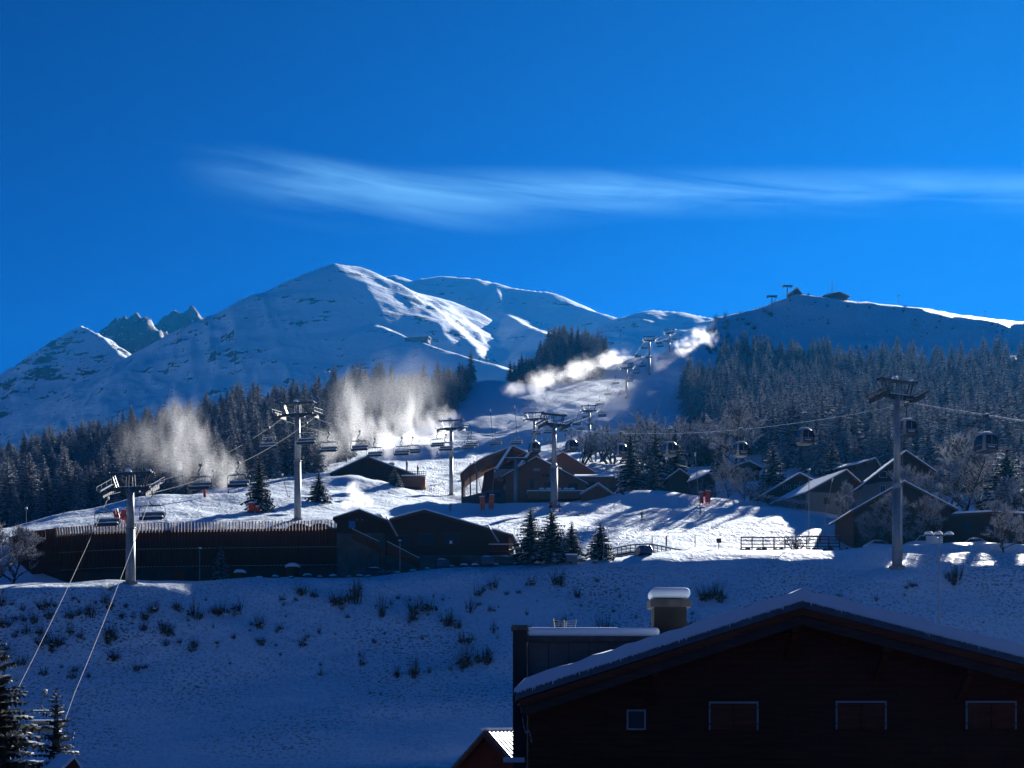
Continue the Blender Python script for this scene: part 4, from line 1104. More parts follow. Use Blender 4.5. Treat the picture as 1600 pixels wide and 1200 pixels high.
    m = MB(); m.box((cx, cd - d, c1 + .36), (1.2, 1.1, .32)); cp = m.build('snow', 'snow_cap', c, True); md = cp.modifiers.new('round', 'BEVEL'); md.width = .14; md.segments = 4
    # chain of little lamps at the corner
    m = MB(); pts = [(xl + .05 + .35 * t, .2, zl - .1 - 1.0 * t + .15 * math.sin(t * 9)) for t in np.linspace(0, 1, 12)]
    m.path(pts, .008, 4)
    for p in pts: m.box((p[0], p[1], p[2] - .03), (.03, .03, .05))
    m.build('string_lights', 'galvanised', e)
    # flat roofed annex with its corner pillar
    d2 = 41.0; s2 = d2 / F
    a = empty('annex', ((925 - 800) * s2, d2, -5.6), 0, 'flat roofed annex with grey panelled wall and thick snow beside the near chalet', 'building')
    def X2(px): return (px - 925) * s2
    def Z2(py): return (HZ - py) * s2 + 5.6
    x0, x1 = X2(824), X2(1060)
    m = MB(); m.prism([(x0 + .02, -.8), (x1, -.8), (x1, Z2(1003)), (x0 + .02, Z2(1003))], .04, 6); m.build('wall', 'dark_concrete', a)
    xx = x0 + .03; 
    while xx < x1 - .2:
        m = MB(); m.box((xx + .29, .02, (Z2(1003) + Z2(1190)) / 2), (.57, .05, Z2(1003) - Z2(1190))); m.build('panel', 'panel_grey', a); xx += .59
    m = MB(); m.box(((x0 + x1) / 2, 2.9, Z2(999)), (x1 - x0 + .1, 6.3, .16)); r = m.build('roof', 'dark_steel', a)
    m = MB(); m.box(((X2(822) + X2(1030)) / 2, 2.9, Z2(989) + .02), (X2(1030) - X2(822), 6.2, .27)); cp = m.build('roof_snow', 'snow_cap', r, True); md = cp.modifiers.new('round', 'BEVEL'); md.width = .12; md.segments = 4
    m = MB(); m.box((X2(812), .0, (Z2(985) - .8) / 2), (.40, .5, Z2(985) + .8)); p = m.build('pillar', 'dark_concrete', a)
    m = MB(); m.box((X2(812), .0, Z2(983)), (.5, .6, .10)); m.box((X2(812), .0, Z2(979)), (.46, .56, .06)); m.build('pillar_cap', 'stone_cap', p)
    m = MB(); m.box((X2(803), -.05, Z2(1187)), (.62, .5, .14)); m.build('ledge_snow', 'snow_cap', a)
    m = MB(); x = X2(885); z = Z2(984)
    for q, (dx, h) in enumerate(((-.28, .42), (-.02, .38), (.28, .40))): m.path([(x + dx, 1.2, z), (x + dx * 1.15, 1.2, z + h * .6), (x + dx * 1.25, 1.2, z + h)], .018, 5)
    for h in np.arange(.08, .42, .07): m.path([(x - .30, 1.2, z + h), (x, 1.25, z + h - .02), (x + .30, 1.2, z + h)], .007, 4)
    m.path([(x + .02, 1.1, z), (x + .03, 1.1, z + .3)], .035, 5)
    tag(m.build('aerial', 'galvanised', a))
near_chalet()

def small_shelter():
    d = 60.0; s = d / F; z0 = -5.6
    e = empty('shelter', ((757 - 800) * s, d, z0), -.45, 'small steep gabled shelter with ribbed metal roof streaked with snow', 'shed')
    za = zz(1141, d) - z0; k = 1.02; w = 2.0
    m = MB(); m.prism([(-w + .35, -.5), (w - .35, -.5), (w - .35, za - k * (w - .2)), (0, za - .2), (-w + .35, za - k * (w - .2))], .5, 5); m.build('wall', 'dark_wood', e)
    m = MB(); slab(m, -w, za - k * w, 0, za, -.12, 0, 0, 5.4); slab(m, w, za - k * w, 0, za, -.12, 0, .003, 5.397); r = m.build('roof', 'roof_metal', e)
    for sg in (-1, 1):
        for i in range(14):
            y = .15 + i * .38
            m = MB(); m.beam((sg * .05, y, za + .02), (sg * w, y, za - k * w + .02 + .05), .06, .05); m.build('rib', 'roof_metal', r)
            m = MB(); m.beam((sg * .07, y + .19, za - .03), (sg * (w - .02), y + .19, za - k * w - .0 + .03), .19, .05); m.build('snow_strip', 'snow_cap', r)
        m = MB(); slab(m, sg * w, za - k * w, 0, za, -.30, -.1, -.06, -.004); m.build('bargeboard', 'old_fascia', r)
    m = MB(); m.beam((0, -.05, za + .04), (0, 5.4, za + .04), .3, .10); m.build('ridge_snow', 'snow_cap', r)
    # corner of another roof at the lower left of the bank
    d = 52.0; s = d / F
    e, X, Z, oy = chalet('cabin', 'little cabin with a snowy roof beside the slim young spruce', (116, 1177), (60, 1232), (140, 1216), 1330, d, 4, 0.5, (.15, .2), 'dark_boards', .14, (), purlins=False, sink=.6)
small_shelter()

# ---- slatted car park
def slatted_building():
    path = [(541, 199.0), (470, 199.6), (380, 200.4), (290, 201.2), (205, 202.2), (150, 203.6), (95, 206.2), (55, 210.0), (22, 216.0)]
    W = [Vector(((p - 800) * d / F, d, 0)) for p, d in path]
    cum = [0.0]
    for a, b in zip(W[:-1], W[1:]): cum.append(cum[-1] + (b - a).length)
    def at(t):
        i = min(len(W) - 2, max(0, int(np.searchsorted(cum, t) - 1))); u = (t - cum[i]) / (cum[i + 1] - cum[i])
        return W[i] + (W[i + 1] - W[i]) * u, (W[i + 1] - W[i]).normalized()
    base = Vector((W[3].x, W[3].y, 19.3))
    e = empty('car_park', base, 0, 'long dark car park with a curved front of upright timber slats', 'building')
    T = cum[-1]; ztop = zz(826, 200) - base.z; zs0 = zz(886, 200) - base.z
    def row(t0, t1, step, off, z0, z1, th, name, mat):
        n = max(2, int((t1 - t0) / step)); vs = []; m = MB()
        for k in range(n + 1):
            p, dr = at(t0 + (t1 - t0) * k / n); nrm = Vector((-dr.y, dr.x, 0)); nrm = nrm if nrm.y < 0 else -nrm
            a = p + nrm * off - base; b = a - nrm * th
            vs += [(a.x, a.y, z0), (a.x, a.y, z1), (b.x, b.y, z1), (b.x, b.y, z0)]
        fs = [(4 * k + i, 4 * k + (i + 1) % 4, 4 * k + 4 + (i + 1) % 4, 4 * k + 4 + i) for k in range(n) for i in range(4)] + [(0, 1, 2, 3), (4 * n + 3, 4 * n + 2, 4 * n + 1, 4 * n)]
        return m.add(vs, fs).build(name, mat, e)
    row(0, T, 2, -.45, zs0 + .2, ztop, .3, 'wall', 'dark_wood')
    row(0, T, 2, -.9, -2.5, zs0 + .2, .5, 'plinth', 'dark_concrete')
    row(.1, T - .1, 2, -1.2, ztop - .25, ztop - .06, 17, 'deck', 'concrete')
    row(.2, T - .2, 2, -1.0, ztop - .055, ztop + .16, 17, 'deck_snow', 'snow_cap')
    for z, nm in ((ztop - 2.75, 'rail'), (zs0 + .15, 'rail')):
        r = row(0, T, 2, .0, z - .09, z + .06, .14, nm, 'dark_wood'); m = MB()
        row(.02, T - .02, 2, -.02, z + .065, z + .12, .12, 'rail_snow', 'snow_cap')
    for t in np.arange(8, T - 4, 8.0):
        row(t, t + 1.6, 1, -.86, -.4, zs0 - .1, .06, 'garage_door', 'dark_wood')
    H = zz(815, 200) - zs0 - base.z
    m = MB(); m.box((0, 0, H / 2), (.13, .26, H)); sm = m.mesh('slat', ['dark_wood'])
    t = .1; k = 0
    while t < T:
        p, dr = at(t); o = put('slat', sm, e); nrm = Vector((-dr.y, dr.x, 0)); nrm = nrm if nrm.y < 0 else -nrm
        q = p + nrm * .16 - base; o.location = (q.x, q.y, zs0)
        lean = -.13 * float(sstep(np.array(25.0), np.array(45.0), np.array(t)))
        o.rotation_euler = (-.05, -lean + RND.uniform(-.008, .008), math.atan2(dr.y, dr.x))
        t += .475; k += 1
    # concrete end wall
    m = MB(); p = W[0] - base; m.box((p.x + .45, p.y + .3, 3.0), (.9, 1.2, 10.0)); m.build('end_wall', 'dark_concrete', e)
slatted_building()

# ---- the brown lodge between the car park and the spruces
def lodge():
    gA = 'lodge'
    e, X, Z, oy = chalet('lodge', 'wide dark brown lodge with low pitched roof and three framed windows', (663, 794), (578, 817), (801, 834), 886, 197.5, 15, 0, (.6, 1.0), 'dark_boards', .14, ((622, 835, 640, 851, 1), (652, 832, 677, 850, 3), (693, 832, 717, 849, 1)), 'old_fascia', 866, cat='house')
    for n in ('plinth',):
        for c in e.children:
            if c.name.startswith('plinth'): c.data.materials[0] = MATS['concrete']
    m = MB(); m.box((X(705), oy - .0, Z(875)), (2.7, .12, 1.2)); m.build('garage_door', 'dark_wood', e)
    m = MB(); m.box((X(704), oy - .05, Z(846)), (.38, .03, .45)); m.build('notice', 'white_paint', e)
    for (a, b) in (((763, 821), (779, 848)), ((800, 835), (812, 861))):
        m = MB(); m.beam((X(a[0]), -.2, Z(a[1])), (X(b[0]), -1.2, Z(b[1])), .30, .16); m.build('eave_board', 'pale_frame', e)
    m = MB(); slab(m, X(812), Z(862), X(800), Z(836), -.1, .1, -.9, 9); m.build('side_eave', 'station_beam', e)
    # balcony with railing at the east end
    m = MB(); m.box((X(783), 1.8, Z(860)), (3.6, 3.2, .2)); b = m.build('balcony', 'dark_wood', e)
    for i in range(9):
        m = MB(); m.box((X(767) + i * .42, .3, Z(855)), (.08, .08, .95)); m.build('baluster', 'dark_wood', b)
    for z in (Z(851), Z(856)): m = MB(); m.box((X(783), .24, z), (3.6, .06, .08)); m.build('rail', 'dark_wood', b)
    m = MB(); m.box((X(783), .28, Z(850) + .02), (3.5, .14, .09)); m.build('snow', 'snow_cap', b)
    m = MB(); m.box((X(790), 3.2, Z(876)), (6.2, 3, 2.4)); m.build('side_plinth', 'concrete', e)
    # western wing with the chimney
    e2, X, Z, oy = chalet('lodge_wing', 'small gabled wing with smoking chimney and a blue window at the stair head', (561, 794), (520, 807), (606, 811), 900, 196.5, 13, 0, (.45, .8), 'dark_boards', .14, ((543, 812, 555, 825, 0),), 'dark_wood', 832, cat='house', purlins=False)
    for c in e2.children:
        if c.name.startswith('plinth'): c.data.materials[0] = MATS['concrete']
        if c.name.startswith('window'):
            for q in c.children: q.data.materials[0] = MATS['pane_blue']
    for px in (557, 565):
        m = MB(); m.box((X(px), oy - .08, Z(811)), (.16, .16, .14)); m.build('wall_lamp', 'pale_frame', e2)
    chimney(e2, X(584), 6.5, Z(812), Z(797), .95)
    m = MB(); m.beam((X(604), -.1, Z(807)), (X(622), -.9, Z(839)), .34, .16); m.build('eave_board', 'pale_frame', e2)
    # outside stairs
    d = 194.0; s = d / F
    st = empty('staircase', G(600, d), 0, 'long outside timber staircase leading down from the lodge wing', 'staircase')
    def Q(px, py): return Vector(((px - 600) * s, 0, zz(py, d) - st.location.z))
    A, B, C, D = Q(550, 838), Q(592, 858), Q(605, 858), Q(655, 884)
    for (a, b) in ((A, B), (C, D)):
        for y in (-.1, 1.7):
            m = MB(); m.beam(a + Vector((0, y, -.1)), b + Vector((0, y, -.1)), .12, .36); m.build('stringer', 'dark_wood', st)
            m = MB(); m.beam(a + Vector((0, y, 1.0)), b + Vector((0, y, 1.0)), .10, .10); m.build('handrail', 'old_fascia', st)
            for h in (.35, .62): m = MB(); m.beam(a + Vector((0, y, h)), b + Vector((0, y, h)), .05, .09); m.build('rail', 'dark_wood', st)
        n = 16
        for i in range(n):
            q = a + (b - a) * ((i + .5) / n); m = MB(); m.box((q.x, .8, q.z + .06), (.32, 1.7, .06)); m.build('tread', 'dark_wood', st)
            if i % 4 == 0:
                for y in (-.1, 1.7): m = MB(); m.box((q.x, y, q.z + .5), (.09, .09, 1.1)); m.build('post', 'dark_wood', st)
    m = MB(); m.box(((B.x + C.x) / 2, .8, B.z), (C.x - B.x + .3, 1.9, .14)); m.box((B.x + .2, .1, B.z - 1.7), (.16, .16, 3.4)); m.build('landing', 'dark_wood', st)
    m = MB(); m.beam(A + Vector((0, -.1, 1.07)), B + Vector((0, -.1, 1.07)), .12, .06); m.beam(C + Vector((0, -.1, 1.07)), D + Vector((0, -.1, 1.07)), .12, .06); m.build('snow', 'snow_cap', st)
simple('pane_blue', (0.05, 0.16, 0.36), 0.2, var=0.05, spec=0.6)
lodge()

# ---- the gondola station
def station():
    d = 296.0; s = d / F; bx = 800
    e = empty('gondola_station', ((bx - 800) * s, d, zz(790, d)), 0, 'large wooden gondola station with an open hall and snow edged gables', 'building')
    def X(px): return (px - bx) * s
    def Z(py): return (790 - py) * s
    # open hall: roof folds down steeply on its western side
    za, xa = Z(697), X(802); D = 17.0
    pr = [(X(719), Z(741)), (X(733), Z(728)), (X(760), Z(713)), (xa, za)]
    m = MB()
    for (a, b) in zip(pr[:-1], pr[1:]): slab(m, a[0], a[1], b[0], b[1], -.55, 0, 0, D)
    slab(m, X(878), Z(733), xa, za, -.55, 0, .004, D - .004); rf = m.build('hall_roof', 'station_beam', e)
    m = MB()
    for i, (a, b) in enumerate(zip(pr[:-1], pr[1:])): slab(m, a[0], a[1], b[0], b[1], .004, .22, -.04, D)
    slab(m, X(878), Z(733), xa, za, .004, .22, -.036, D - .01); m.build('roof_snow', 'snow_cap', rf)
    # the western face: slanted boarded apron with posts under it
    for i in range(7):
        y = .2 + i * 2.6
        m = MB(); m.box((X(722), y, (Z(740) + Z(790)) / 2 - .6), (.34, .34, Z(740) - Z(790) + 1.2)); m.build('post', 'station_beam', e)
    for i, px in enumerate((735, 745)):
        m = MB(); m.box((X(px), .25, (Z(722) + Z(790)) / 2 - .6), (.3, .3, Z(728) - Z(790) + 1.6)); m.build('post', 'station_beam', e)
    for i in range(10):      # apron boards of the gable end, hung under the roof edge
        u0, u1 = i / 10, (i + 1) / 10
        xs = np.linspace(X(721), X(770), 11); 
        def roofz(x): return float(np.interp(x, [p[0] for p in pr], [p[1] for p in pr])) - .56
        x0, x1 = xs[i] + .02, xs[i + 1] - .02
        m = MB(); m.prism([(x0, roofz(x0) - 2.0 + .08 * i), (x1, roofz(x1) - 2.0 + .08 * (i + 1)), (x1, roofz(x1)), (x0, roofz(x0))], .1, .22); m.build('apron_board', 'station_boards', e)
    m = MB(); m.prism([(X(722), -2), (X(843), -2), (X(843), Z(764)), (X(766), Z(764)), (X(755), Z(768)), (X(722), Z(776))], .8, 16); m.build('plinth', 'concrete', e)
    for (a, b, c, f_) in ((760, 769, 782, 776), (808, 770, 826, 776)):
        m = MB(); m.box(((X(a) + X(c)) / 2, .77, (Z(b) + Z(f_)) / 2), (X(c) - X(a), .1, Z(b) - Z(f_))); m.build('slot_window', 'window_glass', e)
    m = MB(); m.box((X(738), .76, Z(781)), (.9, .1, 2.0)); m.build('door', 'roof_metal', e)
    m = MB(); m.prism([(X(748), Z(766)), (X(838), Z(766)), (X(838), Z(718)), (xa, za - .6), (X(755), Z(722))], 12.5, 13); m.build('back_wall', 'dark_wood', e)
    # machinery in the hall
    mc = empty('drive_machine', (0, 0, 0)); mc.parent = e
    m = MB(); m.box((X(797), 7, Z(731)), (6.8, 6.5, .9)); m.box((X(797), 7, Z(737)), (5.6, 6.2, .5)); m.build('bull_wheel_housing', 'galvanised', mc)
    m = MB()
    for z, w in ((723, 5.2), (727, 6.0), (742, 4.4)): m.box((X(795), 4.4, Z(z)), (w, .3, .22))
    for px in (779, 790, 806, 816): m.beam((X(px), 4.3, Z(722)), (X(px), 4.3, Z(742)), .14, .14)
    m.build('gantry', 'concrete', mc)
    m = MB(); m.box((X(791), 7, (Z(740) + Z(766)) / 2), (1.3, 1.6, Z(740) - Z(766))); m.build('column', 'galvanised', mc)
    m = MB(); m.beam((X(797), 4.2, Z(741)), (X(812), 4.2, Z(728)), .35, .35); m.build('brace', 'pale_frame', mc)
    # valley shaped verges of the inner gables
    for (a, b) in (((775, 737), (798, 699)), ((806, 737), (834, 700))):
        m = MB(); m.beam((X(a[0]), -1.6, Z(a[1])), (X(b[0]), -.15, Z(b[1])), .62, .22, up=Vector((0, -1, .4))); v = m.build('verge', 'roof_metal', e)
        m = MB(); m.beam((X(a[0]) + .05, -1.66, Z(a[1]) + .25), (X(b[0]) + .05, -.25, Z(b[1]) + .2), .52, .16, up=Vector((0, -1, .4))); m.build('verge_snow', 'snow_cap', v)
    m = MB(); m.prism([(X(818), Z(716)), (X(834), Z(700)), (X(846), Z(716)), (X(828), Z(733))], -.1, 4); m.build('inner_gable', 'station_beam', e)
    # timber house on its eastern side
    t, X2, Z2, oy = chalet('station_house', 'warm brown timber house adjoining the gondola station', (838, 712), (786, 742), (920, 755), 790, 292, 16, 0, (.5, .8), 'station_boards', .16,
        ((846, 739, 858, 745, 1), (861, 739, 868, 745, 0), (850, 752, 866, 765, 2), (888, 754, 903, 765, 2), (827, 747, 835, 763, 0)), 'station_beam', None, None, 'building', True, 'station_beam', 'station_beam')
    for px in (836, 841):
        m = MB(); m.tube((X2(px), .5, Z2(733)), (X2(px), .7, Z2(733)), .35, None, 10); m.build('floodlight', 'galvanised', t)
    for px in (842, 852, 863):
        m = MB(); m.box((X2(px), oy - .12, (Z2(735) + Z2(778)) / 2), (.22, .22, Z2(735) - Z2(778))); m.build('post', 'station_beam', t)
    # terrace with tables
    m = MB(); m.box((X2(880), -1.6, Z2(778)), (15, 4.6, 1.6)); tr = m.build('terrace', 'station_boards', t)
    m = MB(); m.box((X2(880), -1.6, Z2(771.5)), (15.1, 4.7, .18)); m.build('terrace_snow', 'snow_cap', tr)
    for px in (846, 857, 872, 884, 893):
        m = MB(); m.box((X2(px), -2.2, Z2(767)), (1.2, .8, .1)); m.beam((X2(px), -2.2, Z2(772)), (X2(px), -2.2, Z2(767)), .1, .1); m.blob((X2(px), -2.2, Z2(767) + .05), (.6, .4, .25), 0, 8, 3, px); m.build('snowy_table', 'snow_cap', tr)
    # rear roof and flat roofed wing
    chalet('station_rear_house', 'brown roof of the rear house behind the gondola station', (880, 705), (846, 722), (932, 738), 770, 306, 12, 0, (.4, .6), 'station_boards', .15, (), purlins=False, fascia='station_beam', roofm='station_beam', cat='building')
    w = empty('station_wing', P(930, 776, 293), 0, 'flat snow roofed timber wing of the gondola station', 'building')
    s3 = 293 / F
    m = MB(); m.box((0, 4, 1.2), (7.4, 8, 5.6)); m.build('wall', 'station_boards', w)
    m = MB(); m.box((-.2, 3.8, 4.1), (8.0, 9.2, .25)); r = m.build('roof', 'station_beam', w)
    m = MB(); sl_ = Matrix.Rotation(.22, 3, 'X'); m.box((-.2, 1.6, 4.65), (7.9, 5.0, .3), R=sl_); m.build('roof_snow', 'snow_cap', r)
    for i in range(9): m = MB(); m.box((-3.6 + i * .85, -.6, 3.9), (.14, .5, .2)); m.build('rafter_end', 'station_beam', r)
    add_window(w, -2.0, 1.9, .1, 3.1, 0, 'station_beam', 1); m = MB(); m.box((2.6, -.1, 2.6), (.5, .2, 1.9)); m.build('pale_post', 'pale_boards', w)  # window, and a post in paler boards than the wall
    m = MB(); m.prism([(3.2, 1.5), (4.4, 1.6), (4.1, 4.2), (3.6, 4.2)], -.4, 6); m.build('side_eave', 'station_beam', w)
    chalet('shed', 'small wooden shed with snowy gable roof beside the station', (935, 753), (906, 770), (967, 776), 782, 284, 8, 0, (.35, .6), 'station_boards', .16, (), purlins=True, fascia='pale_frame', roofm='station_beam', cat='shed')
    # the short pylon before the hall
    g = G(806, 290); p = empty('station_portal', g, 0, 'grey portal pylon carrying sheaves before the open hall of the station', 'pylon')
    H = zz(718, 290) - g.z
    m = MB(); m.tube((0, 0, -1), (0, 0, H), .42, .40, 12); m.build('mast', 'galvanised', p, True)
    m = MB(); m.box((0, 0, H + .1), (4.8, .5, .4)); m.build('cross_arm', 'concrete', p)
    for q in (-2.2, 2.2):
        m = MB(); m.box((q, 0, H - .25), (.3, 3.6, .3)); [m.tube((q - .1, y, H - .55), (q + .1, y, H - .55), .24, None, 8) for y in (-1.4, -.7, 0, .7, 1.4)]; m.build('sheave_train', 'dark_steel', p)
    m = MB(); m.box((0, 0, H + .36), (4.6, .45, .12)); m.build('snow', 'snow_cap', p)
station()

# ---- the restaurant on the piste
def restaurant():
    e, X, Z, oy = chalet('restaurant', 'dark timber mountain restaurant with low snowy roof and sun deck', (573, 711), (515, 738), (652, 741), 760, 338, 16, 0, (1.6, 1.2), 'dark_boards', .22, ((537, 744, 544, 752, 1), (556, 743, 563, 750, 0), (575, 742, 583, 750, 1), (590, 728, 597, 733, 0)), 'dark_wood', cat='building')
    chimney(e, X(609), 6, Z(724), Z(718), 1.1)
    m = MB(); m.box((X(647), .6, Z(755)), (5.6, 5.0, 2.2)); dk = m.build('deck', 'station_beam', e)
    m = MB(); m.box((X(647), .5, Z(745)), (5.8, 5.2, .25)); m.build('snow', 'snow_cap', dk)
    for i in range(12):
        m = MB(); m.box((X(629) + i * .52, -2.0, Z(742)), (.09, .09, 1.1)); m.build('baluster', 'dark_wood', dk)
    for z in (Z(739), Z(742)): m = MB(); m.box((X(647), -2.0, z), (5.9, .08, .1)); m.build('rail', 'dark_wood', dk)
    for px, z0, z1 in ((636, 742, 722), (653, 743, 730)):
        m = MB(); m.tube((X(px), -.6, Z(z0)), (X(px), -.6, Z(z1) - .2), .10, .28, 7); m.tube((X(px), -.6, Z(z1) - .2), (X(px), -.6, Z(z1) + .5), .28, .04, 7)
        o = m.build('closed_parasol', 'seat_black'); o.location = e.location
        tag(o, 'folded dark parasol standing on the restaurant deck', 'parasol', 'folded parasols on the deck')
    n = empty('net_fence', (0, 0, 0), 0, 'low net fence running across the snow beside the restaurant', 'fence')
    prev = None
    for i in range(14):
        px = 660 + i * 3.6; g = G(px, 326 - i * .3); m = MB(); m.beam(g, g + Vector((0, 0, 1.3)), .05, .05); m.build('post', 'station_beam', n)
        if prev is not None:
            for h in (.35, .75, 1.15): m = MB(); m.beam(prev + Vector((0, 0, h)), g + Vector((0, 0, h)), .025, .025); m.build('line', 'rust_red', n)
        prev = g
restaurant()

# ---- the chalets on the eastern side
def chalets_east():
    chalet('chalet', 'dark cottage with three small windows and a red balcony behind the hedge', (1250, 737), (1190, 773), (1281, 752), 790, 284, 12, .12, (.9, .8), 'dark_boards', .2, ((1225, 757, 1229, 764, 0), (1232, 757, 1237, 764, 0), (1251, 752, 1255, 760, 0), (1243, 757, 1252, 770, 1)), 'pale_frame')
    e, X, Z, oy = chalet('chalet', 'chalet with brown boarded gable over a white ground floor beside the field', (1323, 732), (1247, 773), (1349, 751), 792, 268, 14, .30, (1.0, .9), 'upright_boards', .2, ((1287, 778, 1297, 788, 1), (1309, 772, 1316, 790, 0)), 'dark_wood', 770)
    chalet('chalet', 'chalet roof peeping out behind the white walled chalet', (1368, 714), (1328, 727), (1380, 728), 760, 300, 10, .5, (.6, .7), 'dark_boards', .2, (), 'dark_wood')
    chalet('chalet', 'big dark chalet with steep gable and two pale framed windows', (1416, 702), (1341, 760), (1467, 737), 792, 246, 14, 0, (1.0, .9), 'dark_boards', .22, ((1376, 735, 1388, 745, 0), (1409, 735, 1421, 745, 0), (1377, 757, 1386, 770, 1)), 'pale_frame', 751)
    chalet('chalet', 'low wide dark chalet with frosted trees along its front', (1413, 749), (1328, 797), (1497, 793), 856, 214, 14, 0, (.8, 1.0), 'dark_boards', .2, ((1365, 815, 1380, 830, 1), (1430, 812, 1446, 828, 1)), 'dark_wood')
    e, X, Z, oy = chalet('long_building', 'long low building with a flat snow covered roof behind the parked van', (1550, 796), (1478, 800), (1640, 801), 856, 219, 12, 0, (.4, .6), 'dark_boards', .28, ((1505, 815, 1520, 830, 1), (1540, 815, 1555, 830, 1)), 'dark_wood', purlins=False, cat='building')
    chalet('chalet', 'dark cottage with a row of pale windows among rimed trees', (1171, 719), (1148, 726), (1191, 729), 752, 322, 9, 0, (.5, .7), 'dark_boards', .2, ((1158, 731, 1163, 736, 1), (1165, 731, 1170, 736, 1), (1171, 731, 1176, 736, 1)), 'pale_frame')
    chalet('chalet', 'pale timber hut on the piste edge with thick flat snow roof', (1108, 689), (1090, 696), (1124, 694), 708, 392, 9, .2, (.4, .6), 'pale_boards', .35, (), 'dark_wood', purlins=False)
    chalet('chalet', 'brown cottage half hidden behind the dark spruces', (1062, 731), (1040, 747), (1078, 742), 768, 296, 8, 0, (.6, .6), 'dark_boards', .2, (), 'dark_wood', purlins=False)
    chalet('chalet', 'low snowy roof between the rimed trees behind the mound', (1107, 737), (1088, 746), (1124, 744), 760, 306, 8, .3, (.4, .6), 'dark_boards', .25, (), 'dark_wood', purlins=False)
    # huts on the ridge and the mountain
    e, X, Z, oy = chalet('summit_hut', 'dark hut with overhanging roof on the ridge crest', (1312, 455), (1285, 462), (1330, 461), 471, 932, 15, .2, (1.5, 1.5), 'dark_boards', .3, (), 'dark_wood', purlins=False, sink=6)
    e, X, Z, oy = chalet('lift_top_station', 'slanted roofed lift station on the ridge crest beside a pylon', (1246, 448), (1238, 453), (1258, 461), 463, 918, 11, .2, (.8, 1.0), 'dark_boards', .8, (), 'dark_wood', purlins=False, sink=6)
    b = empty('mountain_station', P(651, 533, 2230), -.25, 'long dark lift station on the mountain spur', 'building')
    m = MB(); m.box((0, 6, 1.0), (38, 14, 8)); m.build('wall', 'dark_boards', b)
    m = MB(); m.box((0, 6, 5.6), (41, 16, 1.2)); r = m.build('roof', 'dark_wood', b); m = MB(); m.box((0, 6, 6.5), (40, 15, .6)); m.build('roof_snow', 'snow_cap', r)
chalets_east()
# ------------------------------------------------------------------ vehicles
def car(name, label, loc, rz, paint, van=False, group=None, cat='car'):
    e = empty(name, loc, rz, label, cat, group)
    L, Wd = (4.9, 1.9) if van else (4.2, 1.75)
    if van: body = [(-2.4, .35), (2.35, .35), (2.45, .8), (2.35, 1.05), (1.5, 1.2), (.75, 1.95), (-2.3, 2.0), (-2.45, 1.6)]; glass = [(1.38, 1.22), (.78, 1.84), (.05, 1.86), (.05, 1.22)]
    else: body = [(-2.05, .35), (2.0, .35), (2.1, .7), (1.95, .88), (1.1, .98), (.35, 1.46), (-1.1, 1.5), (-1.85, 1.05), (-2.1, .95)]; glass = [(.95, 1.0), (.32, 1.38), (-1.05, 1.42), (-1.6, 1.05)]
    m = MB(); m.prism(body, -Wd / 2, Wd / 2); b = m.build('body', paint, e)
    md = b.modifiers.new('round', 'BEVEL'); md.width = .09; md.segments = 3
    for s in (-1, 1):
        y = s * (Wd / 2 + .004)
        m = MB(); m.prism(glass, y - .012, y + .012); m.build('side_window', 'window_glass', b)
    if van:
        m = MB(); m.add([(1.53, -.75, 1.24), (1.53, .75, 1.24), (.83, .7, 1.93), (.83, -.7, 1.93)], ((0, 1, 2, 3),)); m.build('windscreen', 'window_glass', b)
    else:
        m = MB(); m.add([(1.10, -.7, 1.02), (1.10, .7, 1.02), (.42, .62, 1.46), (.42, -.62, 1.46)], ((0, 1, 2, 3),)); m.build('windscreen', 'window_glass', b)
    for sx in (-1.35, 1.3):
        for sy in (-1, 1):
            m = MB(); m.tube((sx, sy * (Wd / 2 - .2), .32), (sx, sy * (Wd / 2 + .02), .32), .33, None, 12); w = m.build('wheel', 'rubber', e)
            m = MB(); m.tube((sx, sy * (Wd / 2 + .01), .32), (sx, sy * (Wd / 2 + .035), .32), .19, None, 10); m.build('rim', 'galvanised', w)
    m = MB()
    if van: m.blob((-.8, 0, 2.0), (1.5, .8, .16), 0, 12, 3, 1, .05)
    else: m.blob((-.4, 0, 1.48), (.85, .68, .2), 0, 12, 3, 2, .06); m.blob((1.5, 0, .92), (.5, .7, .12), 0, 10, 3, 3, .06)
    m.build('snow', 'snow_cap', e, True)
    return e
car('van', 'white delivery van parked at the kerb before the low wide chalet', G(1443, 197) , math.pi + .1, 'car_white', True)
car('car', 'white car covered in snow parked past the van', G(1518, 198), math.pi - .1, 'car_white', False)
car('car', 'pale car half hidden by the rim beside the tall gondola pylon', G(1374, 196, -.1), .15, 'car_white', False)
for i, (px, d) in enumerate(((588, 191.5), (760, 192), (792, 193), (690, 192.5), (820, 194), (1005, 197))):
    car('car', ('dark car with snow on its roof parked behind the rim by the lodge' if px < 900 else 'dark car parked under the footbridge'), G(px, d, -.35), RND.uniform(-.2, .2) + (1.57 if i % 2 else 0), ('car_dark', 'car_blue')[i % 2], False, 'cars parked by the lodge' if px < 900 else None)
for i, px in enumerate((472, 505)):
    d = 207.0; car('car', 'dark car parked on the roof deck of the car park' if i == 0 else 'snow covered car parked on the roof deck of the car park', Vector(((px - 800) * d / F, d, zz(826, 200) + .1)), .1, ('car_dark', 'car_blue')[i])

